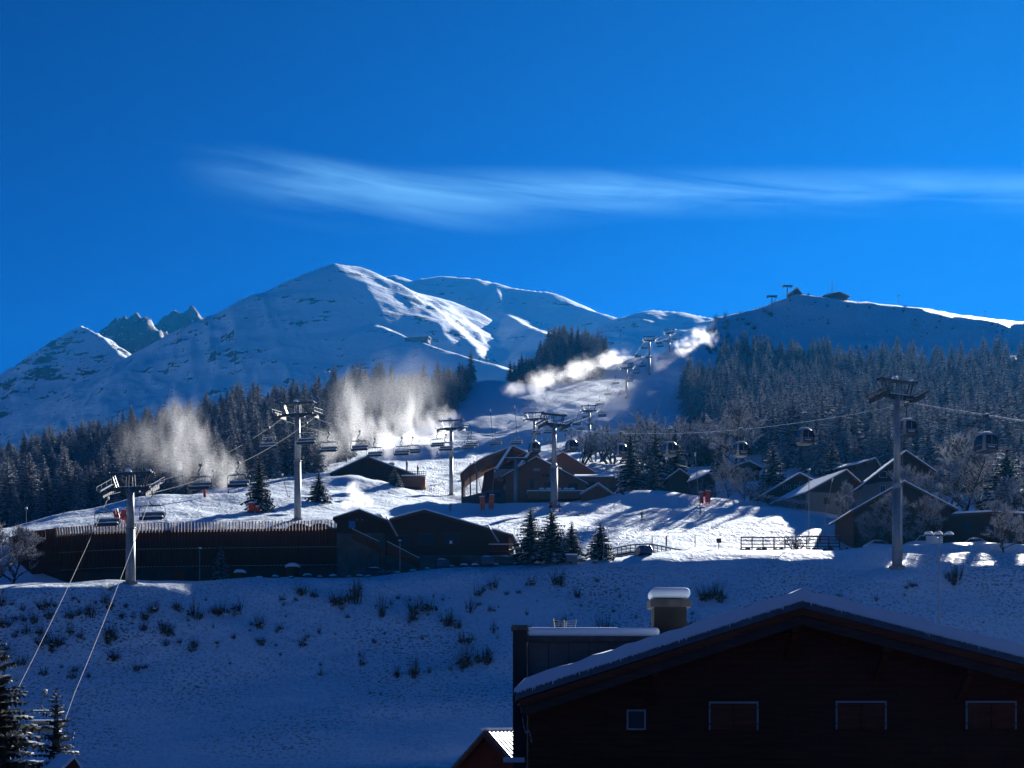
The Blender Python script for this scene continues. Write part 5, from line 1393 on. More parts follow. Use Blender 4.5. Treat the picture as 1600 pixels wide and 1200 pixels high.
# ------------------------------------------------------------------ fences, walls, lamps, signs
def rail_fence():
    f = empty('rail_fence', (0, 0, 0), 0, 'dark timber rail fence along the edge of the snowy field', 'fence')
    P0 = [G(px, 213) for px in np.linspace(1158, 1312, 10)]
    for a in P0: m = MB(); m.box((a.x, a.y, a.z + .85), (.16, .16, 2.3)); m.build('post', 'dark_wood', f)
    for a, b in zip(P0[:-1], P0[1:]):
        for h in (.35, .85, 1.35, 1.85):
            m = MB(); m.beam(a + Vector((0, -.1, h)), b + Vector((0, -.1, h)), .07, .15); r = m.build('rail', 'dark_wood', f)
        m = MB(); m.beam(a + Vector((0, -.1, 1.96)), b + Vector((0, -.1, 1.96)), .1, .06); m.build('snow', 'snow_cap', f)
    w = empty('stone_wall', (0, 0, 0), 0, 'low dark retaining wall under the rail fence', 'wall')
    for i in range(22):
        px = 1160 + i * 8.6; g = G(px, 210.5); m = MB(); m.blob((g.x, g.y, g.z - .3), (.55, .5, .65 + .25 * math.sin(i * 2.1)), 0, 7, 3, i, .2); m.build('stone', 'stone_cap', w)
    b = empty('footbridge', (0, 0, 0), 0, 'curved timber footbridge with snow along its railing', 'bridge')
    pts = [(958, 857, 203), (985, 852, 203), (1015, 850, 203), (1040, 855, 203), (1070, 861, 203), (1100, 866, 203), (1142, 871, 203)]
    W = [P(*p) for p in pts]
    fine = []
    for a, c in zip(W[:-1], W[1:]):
        for k in range(4): fine.append(a + (c - a) * k / 4)
    fine.append(W[-1])
    for i, (a, c) in enumerate(zip(fine[:-1], fine[1:])):
        for h, w_ in ((0, .14), (-.45, .08), (-.8, .08)): m = MB(); m.beam(a + Vector((0, 0, h)), c + Vector((0, 0, h)), .08, w_); m.build('rail', 'old_fascia', b)
        m = MB(); m.beam(a + Vector((0, 0, -1.05)), c + Vector((0, 0, -1.05)), .14, .26); m.build('deck_board', 'old_fascia', b)
        m = MB(); m.beam(a + Vector((0, 0, .1)), c + Vector((0, 0, .1)), .12, .07); m.build('snow', 'snow_cap', b)
        m = MB(); m.box((a.x, a.y, a.z - .55), (.1, .1, 1.15)); m.build('post', 'old_fascia', b)
        m = MB(); m.beam(a + Vector((0, 1.0, -1.2)), c + Vector((0, 1.0, -1.2)), 2.0, .12); m.build('walkway', 'snow_cap', b)
    for i in (2, 9, 15, 20): a = fine[i]; m = MB(); m.box((a.x, a.y + .9, a.z - 3), (.35, .35, 3.6)); m.build('pier', 'dark_concrete', b)
    q = empty('guard_rail', (0, 0, 0), 0, 'short two bar railing at the roadside by the lodge', 'fence')
    for i in range(6):
        a, c = G(757 + i * 12, 194.3), G(757 + i * 12 + 12, 194.3)
        m = MB(); m.box((a.x, a.y, a.z + .6), (.1, .1, 1.4)); m.build('post', 'galvanised', q)
        for h in (.7, 1.25): m = MB(); m.beam(a + Vector((0, 0, h)), c + Vector((0, 0, h)), .07, .1); m.build('rail', 'galvanised', q)
rail_fence()
def hedge():
    rn = random.Random(3); m = MB(); a, c = G(1173, 280), G(1262, 262)
    for i in range(2600):
        t = rn.random(); p = a + (c - a) * t + Vector((rn.uniform(-.5, .5), rn.uniform(-.8, .8), 0)); z = rn.random() ** .7 * 2.1
        p.z += z; dd = Vector((rn.uniform(-1, 1), rn.uniform(-1, 1), rn.uniform(-.3, 1))).normalized() * rn.uniform(.15, .4); w = dd.cross(Vector((rn.uniform(-1, 1), rn.uniform(-1, 1), rn.uniform(-1, 1)))).normalized() * .05
        m.tri(p - w, p + w, p + dd, 1 if (z > 1.5 or rn.random() < .3) else 0)
    tag(m.build('hedge', ['dry_leaves', 'frost']), 'trimmed brown hedge white with frost before the cottages', 'hedge')
hedge()
def lamp(label, px, d, top, heads=1, group=None, thin=.05):
    g = G(px, d); H = zz(top, d) - g.z
    e = empty('street_lamp', g, 0, label, 'street lamp', group)
    m = MB(); m.tube((0, 0, -.4), (0, 0, H * .45), thin * 1.5, thin * 1.3, 8); m.tube((0, 0, H * .45), (0, 0, H - .1), thin * 1.1, thin, 8); m.build('post', 'galvanised', e)
    offs = [(0, 0)] if heads == 1 else [(-1.15, .0), (-.1, .1), (1.05, .1)]
    for i, (x, y) in enumerate(offs):
        if heads > 1: m = MB(); m.path([(0, 0, H - .3), (x * .5, y, H - .05), (x, y, H)], .035, 5); m.build('arm', 'galvanised', e)
        m = MB(); m.box((x, y, H), (.75 if heads > 1 else .3, .32, .14)); h = m.build('lamp_head', 'dark_steel', e)
        m = MB(); m.blob((x, y, H + .06), (.52 if heads > 1 else .24, .28, .34 if heads > 1 else .2), 0, 9, 4, i, .08); m.build('snow', 'snow_cap', h, True)
    return e
lamp('tall street lamp with three snow capped heads on the bank', 1468, 150, 836, 3, None, .07)
lamp('thin lamp post beside the bare bush at the rail fence', 1264, 206, 735, 1)
lamp('slim lamp post in front of the lodge stairs', 625, 191, 846, 1)
lamp('slim lamp post before the middle of the slatted building', 312, 193, 858, 1)
lamp('lamp post in front of the single dark spruce', 943, 190.5, 826, 1)
lamp('snowy lamp post behind the car park beside the direction sign', 333, 262, 736, 1)
lamp('lamp post at the far end of the slatted building beside the wood', 41, 214, 795, 1)
def flood_head(px, d, top):
    g = G(px, d); H = zz(top, d) - g.z
def sign_post(name, label, px, d, top, w, h, col='dark_steel', cat='sign'):
    g = G(px, d); H = zz(top, d) - g.z
    e = empty(name, g, 0, label, cat)
    m = MB(); m.tube((0, 0, -.3), (0, 0, H), .07, .06, 7); m.build('post', 'dark_wood', e)
    m = MB(); m.box((0, -.1, H - h / 2), (w, .06, h)); p = m.build('board', col, e)
    m = MB(); m.box((0, -.1, H + .04), (w, .12, .07)); m.build('snow', 'snow_cap', p)
    return e
s = sign_post('direction_sign', 'grey direction sign boards above a red padded post in the snow', 320, 258, 778, 2.1, .35, 'galvanised')
m = MB(); m.box((0, -.1, zz(786, 258) - s.location.z), (1.9, .06, .3)); m.build('board', 'galvanised', s)
m = MB(); m.tube((0, 0, 0), (0, 0, 2.0), .27, None, 9); m.build('padding', 'red_pad', s)
sign_post('road_sign', 'thin post with a small dark sign and a lump of snow before the footbridge', 1123, 203, 842, .7, .6, 'dark_steel')
sign_post('trail_marker', 'thin yellowish trail marker post behind the footbridge', 1041, 211, 838, .22, 1.4, 'old_fascia')
sign_post('snow_stake', 'thin dark snow stake behind the footbridge', 1019, 212, 838, .06, .5, 'dark_steel')
sign_post('snow_stake', 'thin red snow stake in the field above the footbridge', 1086, 216, 836, .07, .8, 'rust_red')
g = G(893, 190); e = empty('utility_cabinet', g, .1, 'pale utility cabinet with snow on top between the spruces', 'cabinet')
m = MB(); m.box((0, 0, .55), (1.5, .7, 1.2)); b = m.build('body', 'plaster', e)
for x in (-.37, .37): m = MB(); m.box((x, -.36, .55), (.68, .03, 1.0)); m.build('door', 'plaster', b)
m = MB(); m.box((0, 0, 1.24), (1.55, .75, .2)); m.build('snow', 'snow_cap', e)
# snow topped boulders along the rim
rn = random.Random(4)
for i in range(24):
    px = (60, 110, 405, 430, 455, 480, 500, 520, 545, 562, 575, 620, 645, 668, 705, 725, 742, 775, 806, 840, 870, 905, 930, 945)[i]; g = G(px, (187.5 if px < 600 else 191) + rn.uniform(-.5, 1.5)); r = rn.uniform(.35, .75)
    e = empty('boulder', g, rn.uniform(0, 3), 'dark boulder with a cap of snow on the rim of the bank', 'boulder', 'snow capped boulders along the rim')
    m = MB(); m.blob((0, 0, -.15), (r * 1.2, r, r * .8), 0, 8, 4, i, .25); m.build('rock', 'stone_cap', e)
    m = MB(); m.blob((0, 0, r * .38), (r * .95, r * .8, r * .42), 0, 8, 3, i + 40, .12); m.build('snow', 'snow_cap', e, True)
e = empty('snowy_bin_shelter', G(457, 192), 0, 'round topped shelter thick with snow before the slatted building', 'shelter')
m = MB(); m.tube((0, 0, -.3), (0, 0, 1.6), .85, .8, 10); m.build('body', 'dark_wood', e); m = MB(); m.blob((0, 0, 1.6), (1.05, 1.05, .6), 0, 12, 4, 2, .06); m.build('snow', 'snow_cap', e, True)
e = empty('snowy_bin_shelter', G(375, 192), 0, 'squat bush like shelter capped with snow beside the little spruce', 'shelter')
m = MB(); m.tube((0, 0, -.3), (0, 0, 1.0), .7, .65, 10); m.build('body', 'dark_wood', e); m = MB(); m.blob((0, 0, 1.0), (.9, .9, .5), 0, 12, 4, 5, .06); m.build('snow', 'snow_cap', e, True)

# ------------------------------------------------------------------ snow guns and padded posts
def lance(label, p_foot, p_top, d, group='snow lances', r=.06):
    a = P(p_foot[0], p_foot[1], d); a.z = min(a.z, gz(a.x, d) + .3); b = P(p_top[0], p_top[1], d)
    e = empty('snow_lance', a, 0, label, 'snow gun', group); v = b - a
    m = MB(); m.tube((0, 0, -.2), v * .97, r * 1.2, r * .8, 7); m.build('pole', 'galvanised', e)
    m = MB(); m.tube(v * .95, v, r * 1.8, r * 2.4, 8); m.box(v, (r * 5, r * 3, r * 4)); h = m.build('nozzle_head', 'white_paint', e)
    m = MB(); m.tube((0, 0, -.2), (0, 0, 1.1), .12, None, 7); m.build('stand', 'dark_steel', e)
lance('leaning snow lance on the slope behind the tall lone spruce', (452, 783), (441, 741), 275)
lance('white snow lance leaning on the sunlit slope above the restaurant', (772, 677), (766, 640), 480, r=.11)
lance('slim snow lance on the piste beside the station roof', (811, 668), (804, 634), 470, r=.09)
lance('leaning lance rising from the left orange pad before the station', (757, 775), (741, 721), 284)
lance('lance rising from the right orange pad before the station', (767, 772), (773, 735), 284)
lance('thin snow lance rising from the red padded posts in the sunlit field', (1094, 768), (1086, 708), 262)
lance('tall snow lance leaning beside the white walled chalet', (1281, 845), (1301, 748), 222, r=.05)
lance('snow lance on the snow beside the lone spruce, under a chair', (376, 785), (370, 744), 270)
lance('thin snow lance beside the direction sign', (325, 792), (318, 748), 266, r=.045)
for px, foot, top, lean, lb in ((541, 722, 694, 5, 'snow lance blowing a plume beside the tall pylon'), (588, 712, 688, -5, 'snow lance blowing a plume behind the restaurant roof'), (630, 708, 684, 6, 'snow lance blowing a plume between roof and pylon'), (682, 702, 678, 8, 'snow lance blowing a plume beside the restaurant pylon'), (289, 776, 742, -4, 'snow lance blowing a plume behind the first pylon'), (357, 772, 738, 6, 'snow lance blowing a spray beside the lone spruce')):
    lance(lb, (px, foot), (px + lean, top), depth_at(px, foot, 300, 460), r=.07)
def pad(name, px, top, bot, d, w, th, tilt, mat, label, group, legs=True):
    d = depth_at(px, bot + 3, d - 25, d + 25); s = d / F; g = P(px, bot, d); g.z = gz(g.x, d)
    h = (bot - top) * s; z0 = zz(bot, d) - g.z
    e = empty(name, g, 0, label, 'safety pad', group)
    R = Matrix.Rotation(tilt, 3, 'Y')
    m = MB(); m.box((0, 0, z0 + h / 2), (w, th, h), R=R); o = m.build('cushion', mat, e); md = o.modifiers.new('round', 'BEVEL'); md.width = .09; md.segments = 3
    m = MB(); c = Vector((0, 0, z0 + h / 2)) + R @ Vector((0, 0, h / 2)); m.box(c, (w * 1.02, th * 1.05, .14), R=R); m.build('snow', 'snow_cap', e)
    for x in (-w * .28, w * .28): m = MB(); m.box((x, .05, z0 / 2 + .1), (.11, .11, z0 + .9)); m.build('leg', 'dark_wood', e)
    for k in (.3, .7): m = MB(); q = Vector((0, 0, z0 + h / 2)) + R @ Vector((0, 0, h * (k - .5))); m.box(q, (w * 1.03, th * 1.03, .06), R=R); m.build('strap', 'rust_red', o)
pad('padded_post', 754, 776, 796, 284, 1.0, .6, -.10, 'orange_pad', 'orange padded post leaning beside the lance before the station', 'orange pads before the station')
pad('padded_post', 768, 773, 794, 284, 1.0, .6, .07, 'orange_pad', 'upright orange padded post before the station', 'orange pads before the station')
pad('padded_post', 1096, 769, 786, 262, .75, .5, -.08, 'red_pad', 'narrow red padded post in the sunlit field', 'red pads in the sunlit field')
pad('padded_post', 1106, 767, 785, 262, 1.05, .5, .02, 'red_pad', 'wide red padded post in the sunlit field', 'red pads in the sunlit field')
pad('padded_post', 182, 796, 812, 252, .85, .4, -.25, 'red_pad', 'red padded post leaning left behind the first pylon', 'red pads behind the first pylon')
pad('padded_post', 193, 796, 812, 252, .85, .4, .25, 'red_pad', 'red padded post leaning right behind the first pylon', 'red pads behind the first pylon')
pad('padded_post', 393, 785, 799, 243, .9, .5, .0, 'red_pad', 'larger red padded post beside the tall lone spruce', 'red pads beside the spruce')
pad('padded_post', 402, 791, 799, 243, .6, .5, .0, 'red_pad', 'smaller red padded post beside the tall lone spruce', 'red pads beside the spruce')
# pylons of other lifts on the ridge
for px, d, foot, top, lb in ((1230, 912, 466, 447, 'small lift pylon on the ridge beside the slanted top station'), (1206, 893, 486, 463, 'small lift pylon below the ridge crest'), (609, 2330, 543, 530, 'far lift pylon beside the mountain station'), (616, 2320, 541, 529, 'second far lift pylon beside the mountain station'), (623, 2310, 538, 528, 'third far lift pylon, nearest the mountain station'), (760, 2000, 573, 561, 'far lift pylon low on the mountain spur'), (511, 1750, 600, 580, 'far lift pylon above the wood on the mountain foot')):
    a = P(px, foot, d); e = empty('lift_pylon', a, 0, lb, 'pylon', 'small far lift pylons'); H = (foot - top) * d / F
    m = MB(); m.tube((0, 0, -4), (0, 0, H), .5 * d / 1200, .4 * d / 1200, 7); m.build('mast', 'galvanised', e)
    m = MB(); m.box((0, 0, H), (5.2, 1.2, .9)); m.build('cross_arm', 'dark_steel', e)
    m = MB()
    for sg in (-1, 1): m.box((sg * 2.6, 0, H - .2), (1.2, 3, 1.1))
    m.build('sheave_train', 'galvanised', e)
e = empty('radio_mast', P(1300, 463, 940), 0, 'thin lattice radio mast on the ridge behind the hut', 'mast')
m = MB(); H = 24 * 940 / F
for x, y in ((-.5, -.3), (.5, -.3), (0, .5)): m.beam((x, y, -4), (x, y, H), .12, .12)
for k in range(14): z = k * H / 14; m.beam((-.5, -.3, z), (.5, -.3, z + H / 14), .08, .08); m.beam((.5, -.3, z), (0, .5, z + H / 14), .08, .08)
m.build('lattice', 'galvanised', e)
for px, top, foot, d in ((1402, 462, 485, 948), (1537, 487, 503, 958)):
    e = empty('ridge_pole', P(px, foot, d), 0, 'thin cable pole on the sunlit ridge', 'pole', 'cable poles on the ridge'); H = (foot - top) * d / F
    m = MB(); m.tube((0, 0, -6), (.8, 0, H), .2, .14, 6); m.build('pole', 'galvanised', e); m = MB(); m.box((.8, 0, H), (2.6, .3, .3)); m.build('arm', 'dark_steel', e)

# ------------------------------------------------------------------ people
for nm, c in (('cloth_red', (0.42, 0.03, 0.025)), ('cloth_blue', (0.02, 0.05, 0.20)), ('cloth_dark', (0.02, 0.022, 0.03)), ('cloth_grey', (0.10, 0.10, 0.11)), ('skin', (0.45, 0.27, 0.19)), ('fur_tan', (0.28, 0.18, 0.10))): simple(nm, c, 0.85, var=0.15, scale=5)
def skin_mesh(name, V, E, R, zones):
    """grow one continuous surface over a skeleton"""
    me = bpy.data.meshes.new(name); me.from_pydata(V, E, [])
    o = bpy.data.objects.new(name, me); COL.objects.link(o)
    md = o.modifiers.new('skin', 'SKIN'); md.use_smooth_shade = True
    sv = me.skin_vertices[0].data
    for i, r in enumerate(R): sv[i].radius = (r, r) if not isinstance(r, tuple) else r
    sv[0].use_root = True
    o.modifiers.new('sub', 'SUBSURF').levels = 1
    dg = bpy.context.evaluated_depsgraph_get(); dg.update()
    out = bpy.data.meshes.new_from_object(o.evaluated_get(dg))
    bpy.data.objects.remove(o)
    out.materials.clear(); mats = []
    for z in zones:
        if z[1] not in mats: mats.append(z[1]); out.materials.append(MATS[z[1]])
    for p in out.polygons:
        for fn, mt in zones:
            if fn(p.center): p.material_index = mats.index(mt); break
        p.use_smooth = True
    return out
def person_mesh(pose, top, legs):
    k = {'hip': (0, 0, .94), 'waist': (0, 0, 1.08), 'chest': (0, -.02, 1.32), 'neck': (0, -.02, 1.48), 'head': (0, -.04, 1.60), 'crown': (0, -.03, 1.70),
         'ls': (-.19, 0, 1.40), 'le': (-.28, -.05, 1.14), 'lw': (-.26, -.25, .98), 'lf': (-.25, -.32, .94), 'rs': (.19, 0, 1.40), 're': (.28, -.05, 1.14), 'rw': (.26, -.25, .98), 'rf': (.25, -.32, .94),
         'lh': (-.10, 0, .90), 'lk': (-.12, -.06, .50), 'la': (-.12, .02, .10), 'lt': (-.12, -.16, .05), 'rh': (.10, 0, .90), 'rk': (.12, -.06, .50), 'ra': (.12, .02, .10), 'rt': (.12, -.16, .05)}
    k.update(pose)
    N = list(k); R = {'hip': (.15, .11), 'waist': (.14, .10), 'chest': (.17, .12), 'neck': .065, 'head': .105, 'crown': .08, 'ls': .085, 'le': .06, 'lw': .045, 'lf': .05, 'rs': .085, 're': .06, 'rw': .045, 'rf': .05, 'lh': .10, 'lk': .075, 'la': .055, 'lt': .05, 'rh': .10, 'rk': .075, 'ra': .055, 'rt': .05}
    E = [('hip', 'waist'), ('waist', 'chest'), ('chest', 'neck'), ('neck', 'head'), ('head', 'crown'), ('chest', 'ls'), ('ls', 'le'), ('le', 'lw'), ('lw', 'lf'), ('chest', 'rs'), ('rs', 're'), ('re', 'rw'), ('rw', 'rf'), ('hip', 'lh'), ('lh', 'lk'), ('lk', 'la'), ('la', 'lt'), ('hip', 'rh'), ('rh', 'rk'), ('rk', 'ra'), ('ra', 'rt')]
    hz = k['head'][2]
    return skin_mesh('body', [k[n] for n in N], [(N.index(a), N.index(b)) for a, b in E], [R[n] for n in N],
        [(lambda c: c.z > hz - .10 and c.y < k['head'][1] - .02 and c.z < hz + .09 and abs(c.x - k['head'][0]) < .12, 'skin'), (lambda c: c.z > hz - .06 and abs(c.x - k['head'][0]) < .16, 'cloth_dark'), (lambda c: c.z < .16, 'cloth_dark'), (lambda c: c.z < k['hip'][2] - .03 and abs(c.x) < .24, legs), (lambda c: True, top)])
STAND = {}
WALK = {'lk': (-.12, -.22, .52), 'la': (-.12, -.18, .12), 'lt': (-.12, -.36, .06), 'rk': (.12, .05, .50), 'ra': (.12, .28, .14), 'rt': (.12, .14, .05), 'lf': (-.24, .12, .98), 'lw': (-.25, .06, 1.02), 'le': (-.27, .08, 1.16)}
CROUCH = {'hip': (0, .18, .74), 'waist': (0, .10, .88), 'chest': (0, -.08, 1.10), 'neck': (0, -.16, 1.25), 'head': (0, -.22, 1.36), 'crown': (0, -.22, 1.46), 'ls': (-.19, -.08, 1.18), 'rs': (.19, -.08, 1.18), 'le': (-.32, -.18, .96), 're': (.32, -.18, .96), 'lw': (-.30, -.40, .88), 'rw': (.30, -.40, .88), 'lf': (-.29, -.47, .86), 'rf': (.29, -.47, .86), 'lh': (-.10, .16, .72), 'rh': (.10, .16, .72), 'lk': (-.13, -.16, .46), 'rk': (.13, -.16, .46)}
PM = {'a': person_mesh(STAND, 'cloth_grey', 'cloth_dark'), 'b': person_mesh(WALK, 'cloth_blue', 'cloth_red'), 'c': person_mesh(STAND, 'cloth_red', 'cloth_dark'), 'd': person_mesh(CROUCH, 'cloth_dark', 'cloth_dark'), 'e': person_mesh(CROUCH, 'cloth_red', 'cloth_red'), 'f': person_mesh(STAND, 'cloth_dark', 'cloth_red')}
def person(key, px, d, rz, label, skis=False, pack=False, group=None, sc=1.0):
    g = G(px, d, .02); e = empty('person', g, rz, label, 'person', group); e.scale = (sc,) * 3
    put('body', PM[key], e)
    m = MB(); m.blob((0, (-.23 if key in 'de' else -.03), (1.42 if key in 'de' else 1.66)), (.125, .14, .12), 0, 9, 4, 1, .02); m.build('hat', 'cloth_dark', e, True)
    if skis:
        for x in (-.12, .12): m = MB(); m.box((x, -.05, .02), (.09, 1.7, .02)); m.beam((x, -.9, .02), (x, -1.02, .09), .09, .02); m.build('ski', 'seat_black', e)
        for x in (-1, 1): hx, hy, hz_ = ((x * .29, -.47, .86) if key in 'de' else (x * .25, -.32, .94)); m = MB(); m.tube((hx, hy, hz_ + .05), (x * .45, hy + .25, .0), .015, .01, 5); m.build('ski_pole', 'dark_steel', e)
    if pack: m = MB(); m.box((0, .2, 1.28), (.32, .2, .46)); m.build('backpack', 'cloth_dark', e)
person('a', 1003, depth_at(1003, 813, 238, 290), .5, 'skier in grey with backpack standing alone on the sunlit field', True, True)
person('b', 874, depth_at(874, 801, 238, 290), .9, 'person in blue jacket and red trousers walking past the stepped pylon')
person('c', 860, depth_at(860, 797, 238, 290), -.5, 'person in a red jacket half hidden behind the stepped pylon')
person('e', 703, depth_at(703, 799, 238, 290), 1.2, 'person in red crouching in the snow above the lodge roof')
person('f', 197, depth_at(197, 818, 230, 290), -.6, 'person in dark top and red trousers beside the red pads')
for px, d, rz, lb in ((1001, 585, 2.6, 'far skier descending the shaded piste'), (943, 500, 2.9, 'far skier on the bumpy piste below the thickets'), (986, 470, 2.4, 'far skier beside the thickets'), (817, 455, 2.6, 'far skier on the piste above the station roof'), (821, 456, 3.0, 'second far skier close beside another above the station roof')):
    person('d', px, d, rz, lb, True)
def dog():
    V = [(0, 0, .42), (0, -.22, .44), (0, -.36, .56), (0, -.48, .60), (0, -.60, .56), (0, .22, .43), (0, .36, .50), (0, .50, .58), (-.08, -.22, .30), (-.08, -.24, .16), (-.08, -.22, .02), (.08, -.22, .30), (.08, -.20, .16), (.08, -.18, .02), (-.08, .22, .30), (-.08, .30, .18), (-.08, .26, .02), (.08, .22, .30), (.08, .28, .18), (.08, .24, .02)]
    E = [(0, 1), (1, 2), (2, 3), (3, 4), (0, 5), (5, 6), (6, 7), (1, 8), (8, 9), (9, 10), (1, 11), (11, 12), (12, 13), (5, 14), (14, 15), (15, 16), (5, 17), (17, 18), (18, 19)]
    R = [.13, .14, .08, .09, .045, .12, .04, .025] + [.055, .035, .03] * 4
    me = skin_mesh('dog', V, E, R, [(lambda c: True, 'fur_tan')])
    e = empty('dog', G(909, depth_at(909, 805, 238, 290), .01), 1.4, 'tan dog standing on the snow past the stepped pylon', 'dog'); put('body', me, e)
    m = MB()
    for x in (-.06, .06): m.tri((x - .03, -.45, .66), (x + .03, -.45, .66), (x * 1.2, -.44, .76)); m.tri((x + .03, -.45, .66), (x - .03, -.45, .66), (x * 1.2, -.42, .76))
    m.build('ear', 'fur_tan', e)
dog()
# ------------------------------------------------------------------ clouds of machine made snow, chimney steam, air
def spray_mat(name, dens, scale, seed, aniso=0.5, up=1.0, flat=0.0):
    m = bpy.data.materials.new(name); m.use_nodes = True; MATS[name] = m
    t = m.node_tree; N = t.nodes; L = t.links; N.clear()
    out = N.new('ShaderNodeOutputMaterial'); vol = N.new('ShaderNodeVolumePrincipled')
    vol.inputs['Color'].default_value = (0.95, 0.96, 0.98, 1); vol.inputs['Anisotropy'].default_value = aniso
    tc = N.new('ShaderNodeTexCoord'); mp = N.new('ShaderNodeMapping'); L.new(tc.outputs['Object'], mp.inputs[0]); mp.inputs['Scale'].default_value = (1.15, 1, .75); mp.inputs['Location'].default_value = (seed * 3.7, seed * 1.3, seed)
    def M(op, a, b=None, cl=False):
        n = N.new('ShaderNodeMath'); n.operation = op; n.use_clamp = cl
        for i, x in enumerate((a, b)):
            if x is None: continue
            if isinstance(x, (int, float)): n.inputs[i].default_value = x
            else: L.new(x, n.inputs[i])
        return n.outputs[0]
    no = N.new('ShaderNodeTexNoise'); no.inputs['Scale'].default_value = scale; no.inputs['Detail'].default_value = 1.6; no.inputs['Roughness'].default_value = .5; no.inputs['Distortion'].default_value = .4
    L.new(mp.outputs[0], no.inputs['Vector'])
    ln = N.new('ShaderNodeVectorMath'); ln.operation = 'LENGTH'; L.new(tc.outputs['Object'], ln.inputs[0])
    fall = M('SUBTRACT', 1.0, ln.outputs['Value'], True)
    # soft shell broken by the noise
    a = M('ADD', fall, M('MULTIPLY', M('SUBTRACT', no.outputs[0], .5), 2.0))
    mr = N.new('ShaderNodeMapRange'); mr.interpolation_type = 'SMOOTHSTEP'; L.new(a, mr.inputs[0]); mr.inputs[1].default_value = .20; mr.inputs[2].default_value = 1.2
    edge = M('MULTIPLY', fall, 1.7, True)
    L.new(M('MULTIPLY', M('MULTIPLY', mr.outputs[0], edge), dens * .72), vol.inputs['Density'])
    L.new(vol.outputs[0], out.inputs['Volume'])
    return m
def puff(name, label, px, py, d, wpx, hpx, depth, dens, seed, scale=2.2, tilt=0.0, cat='snow cloud', group='clouds from the snow guns'):
    """an ellipsoid of drifting snow; local radius one"""
    bm = bmesh.new(); bmesh.ops.create_icosphere(bm, subdivisions=2, radius=1.12)
    me = bpy.data.meshes.new(name); bm.to_mesh(me); bm.free()
    me.materials.append(spray_mat('drifting_snow_%d' % seed, dens, scale, seed))
    o = put(name, me); o.location = P(px, py, d); s = d / F
    o.scale = (wpx * s / 2, depth, hpx * s / 2); o.rotation_euler = (0, tilt, 0)
    tag(o, label, cat, group, 'stuff')
    return o
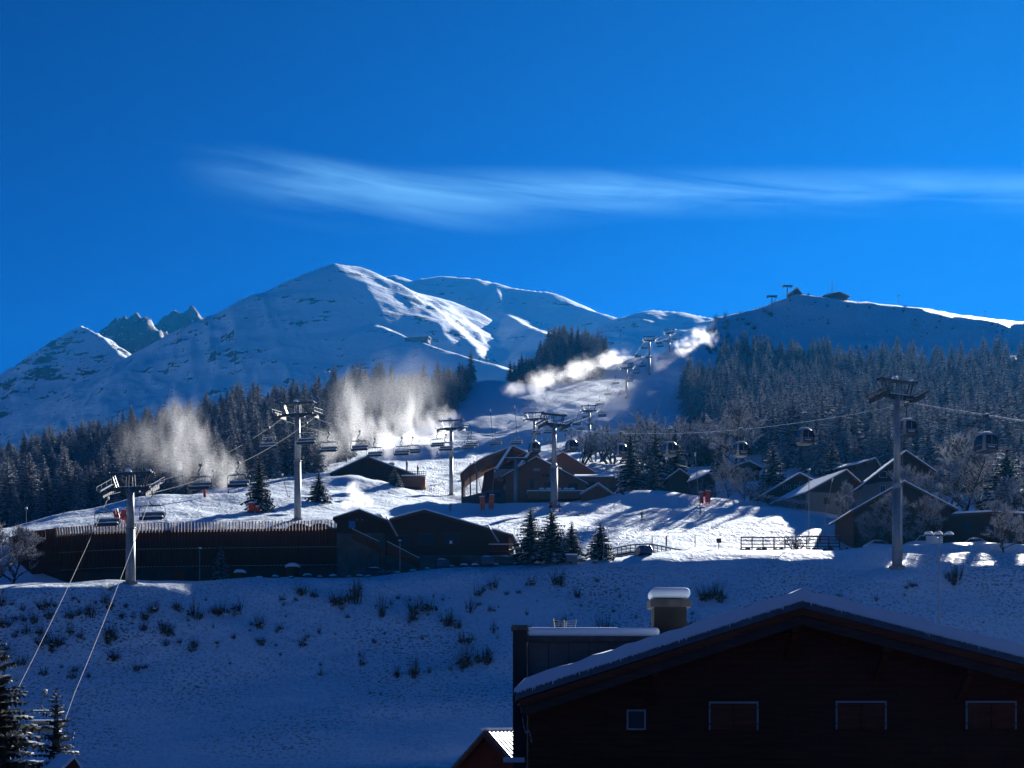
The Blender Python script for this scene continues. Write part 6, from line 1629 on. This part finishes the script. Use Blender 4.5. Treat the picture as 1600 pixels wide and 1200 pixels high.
# (label, then column, row, depth, width, height, thickness, density, noise, tilt)
for i, (lb, a) in enumerate((
    ('white plume of machine snow between the first pylon and the lone spruce', (285, 700, 330, 130, 210, 9, .10, 2.4, 0)),
    ('thin outer veil of the plume beside the first pylon', (225, 700, 335, 130, 150, 9, .03, 2.0, 0)),
    ('bright spray of machine snow drifting behind the chair by the sign', (345, 735, 300, 120, 110, 6, .10, 2.6, .3)),
    ('tall plume of machine snow rising before the wood left of the restaurant', (550, 650, 400, 100, 200, 9, .07, 2.4, 0)),
    ('bright plume of machine snow above the restaurant roof', (598, 680, 395, 120, 130, 8, .11, 2.6, 0)),
    ('slim plume of machine snow between the restaurant roof and its pylon', (640, 660, 398, 80, 170, 8, .10, 2.6, .1)),
    ('plume of machine snow beside the restaurant pylon', (680, 672, 400, 90, 120, 8, .09, 2.6, -.2)),
    ('low spray of machine snow at the wood edge beside the tall pylon', (512, 700, 392, 80, 110, 7, .07, 2.4, 0)),
    ('narrow jet of snow from the lance beside the tall pylon', (552, 690, 392, 16, 46, 2.2, .5, 1.6, .35)),
    ('narrow jet of snow from the lance behind the restaurant roof', (578, 684, 392, 16, 50, 2.2, .5, 1.6, -.3)),
    ('narrow jet of snow from the lance between roof and pylon', (641, 678, 395, 16, 50, 2.2, .5, 1.6, .35)),
    ('narrow jet of snow from the lance beside the restaurant pylon', (696, 672, 397, 18, 40, 2.2, .5, 1.6, .6)),
    ('narrow jet of snow from the lance behind the first pylon', (281, 735, 320, 16, 56, 2.2, .4, 1.6, -.2)),
    ('thin veil of drifting snow in front of the wood edge', (620, 612, 420, 280, 170, 10, .022, 1.8, 0)),
    ('head of the long snow cloud beside the pylon on the shaded piste', (955, 562, 602, 80, 40, 8, .20, 2.6, -.2)),
    ('middle of the long snow cloud along the foot of the knoll wood', (905, 577, 600, 100, 52, 8, .17, 2.6, -.3)),
    ('lower end of the snow cloud under the knoll wood', (850, 597, 590, 110, 60, 8, .14, 2.6, -.25)),
    ('fading tail of the snow cloud on the piste edge', (805, 608, 585, 60, 40, 7, .08, 2.4, -.2)),
    ('faint curtain of snow falling from the cloud onto the piste', (860, 640, 560, 150, 100, 9, .022, 2.0, 0)),
    ('broad thin veil of drifting snow over the shaded piste', (925, 622, 560, 300, 150, 14, .010, 1.6, 0)),
    ('snow cloud beside the upper pylons before the wood', (1095, 528, 722, 64, 48, 8, .24, 2.6, -.2)),
    ('lower part of the snow cloud beside the upper pylons', (1072, 545, 720, 60, 44, 8, .18, 2.6, .2)),
    ('faint drifting snow under the upper pylons', (1045, 565, 690, 100, 60, 9, .03, 2.0, 0)),
    ('small puff of snow blown up under the restaurant pylon', (700, 650, 402, 60, 50, 6, .05, 2.4, 0)))):
    puff('snow_cloud', lb, *a[:3], *a[3:7], i + 1, a[7], a[8])
for i, (lb, a) in enumerate((('dense white steam just above the chimney of the lodge wing', (573, 785, 206, 26, 26, 1.2, 6.0, 2.4, 0)), ('white steam drifting from the chimney of the lodge wing', (560, 780, 206, 40, 34, 1.6, 3.2, 2.4, 0)),
                            ('thin upper wisp of the chimney steam', (551, 763, 206, 30, 48, 1.4, 1.3, 2.4, .3)), ('low tail of steam beside the chimney of the lodge wing', (542, 788, 206, 30, 22, 1.3, 2.2, 2.4, 0)))):
    puff('chimney_steam', lb, *a[:7], i + 32, a[7], a[8], 'steam', 'chimney steam')

def haze():
    m = bpy.data.materials.new('haze'); m.use_nodes = True; N = m.node_tree.nodes; N.clear()
    out = N.new('ShaderNodeOutputMaterial'); v = N.new('ShaderNodeVolumePrincipled')
    v.inputs['Color'].default_value = (0.02, 0.36, 1.0, 1); v.inputs['Density'].default_value = 0.000023; v.inputs['Anisotropy'].default_value = 0.5
    m.node_tree.links.new(v.outputs[0], out.inputs['Volume'])
    MATS['haze'] = m
    b = MB(); b.box((0, 2300, 600), (12000, 6800, 1300)); o = b.build('haze', 'haze'); tag(o, 'thin cold haze filling the valley', 'haze', None, 'stuff')
haze()

def rebase():
    """put each thing's origin at its own base"""
    for o in list(bpy.data.objects):
        if o.parent is None and o.type == 'EMPTY' and o.location.length < 1e-6 and o.children:
            pts = [v.co for c in o.children if c.type == 'MESH' for v in c.data.vertices]
            c = Vector((sum(p.x for p in pts) / len(pts), sum(p.y for p in pts) / len(pts), min(p.z for p in pts)))
            o.location = c
            for ch in o.children: ch.location = ch.location - c
        elif o.parent is None and o.type == 'MESH' and o.name.split('.')[0] in ('hedge', 'chairlift_rope', 'gondola_rope'):
            c = Vector(o.data.vertices[0].co); o.data.transform(Matrix.Translation(-c)); o.location = c
rebase()
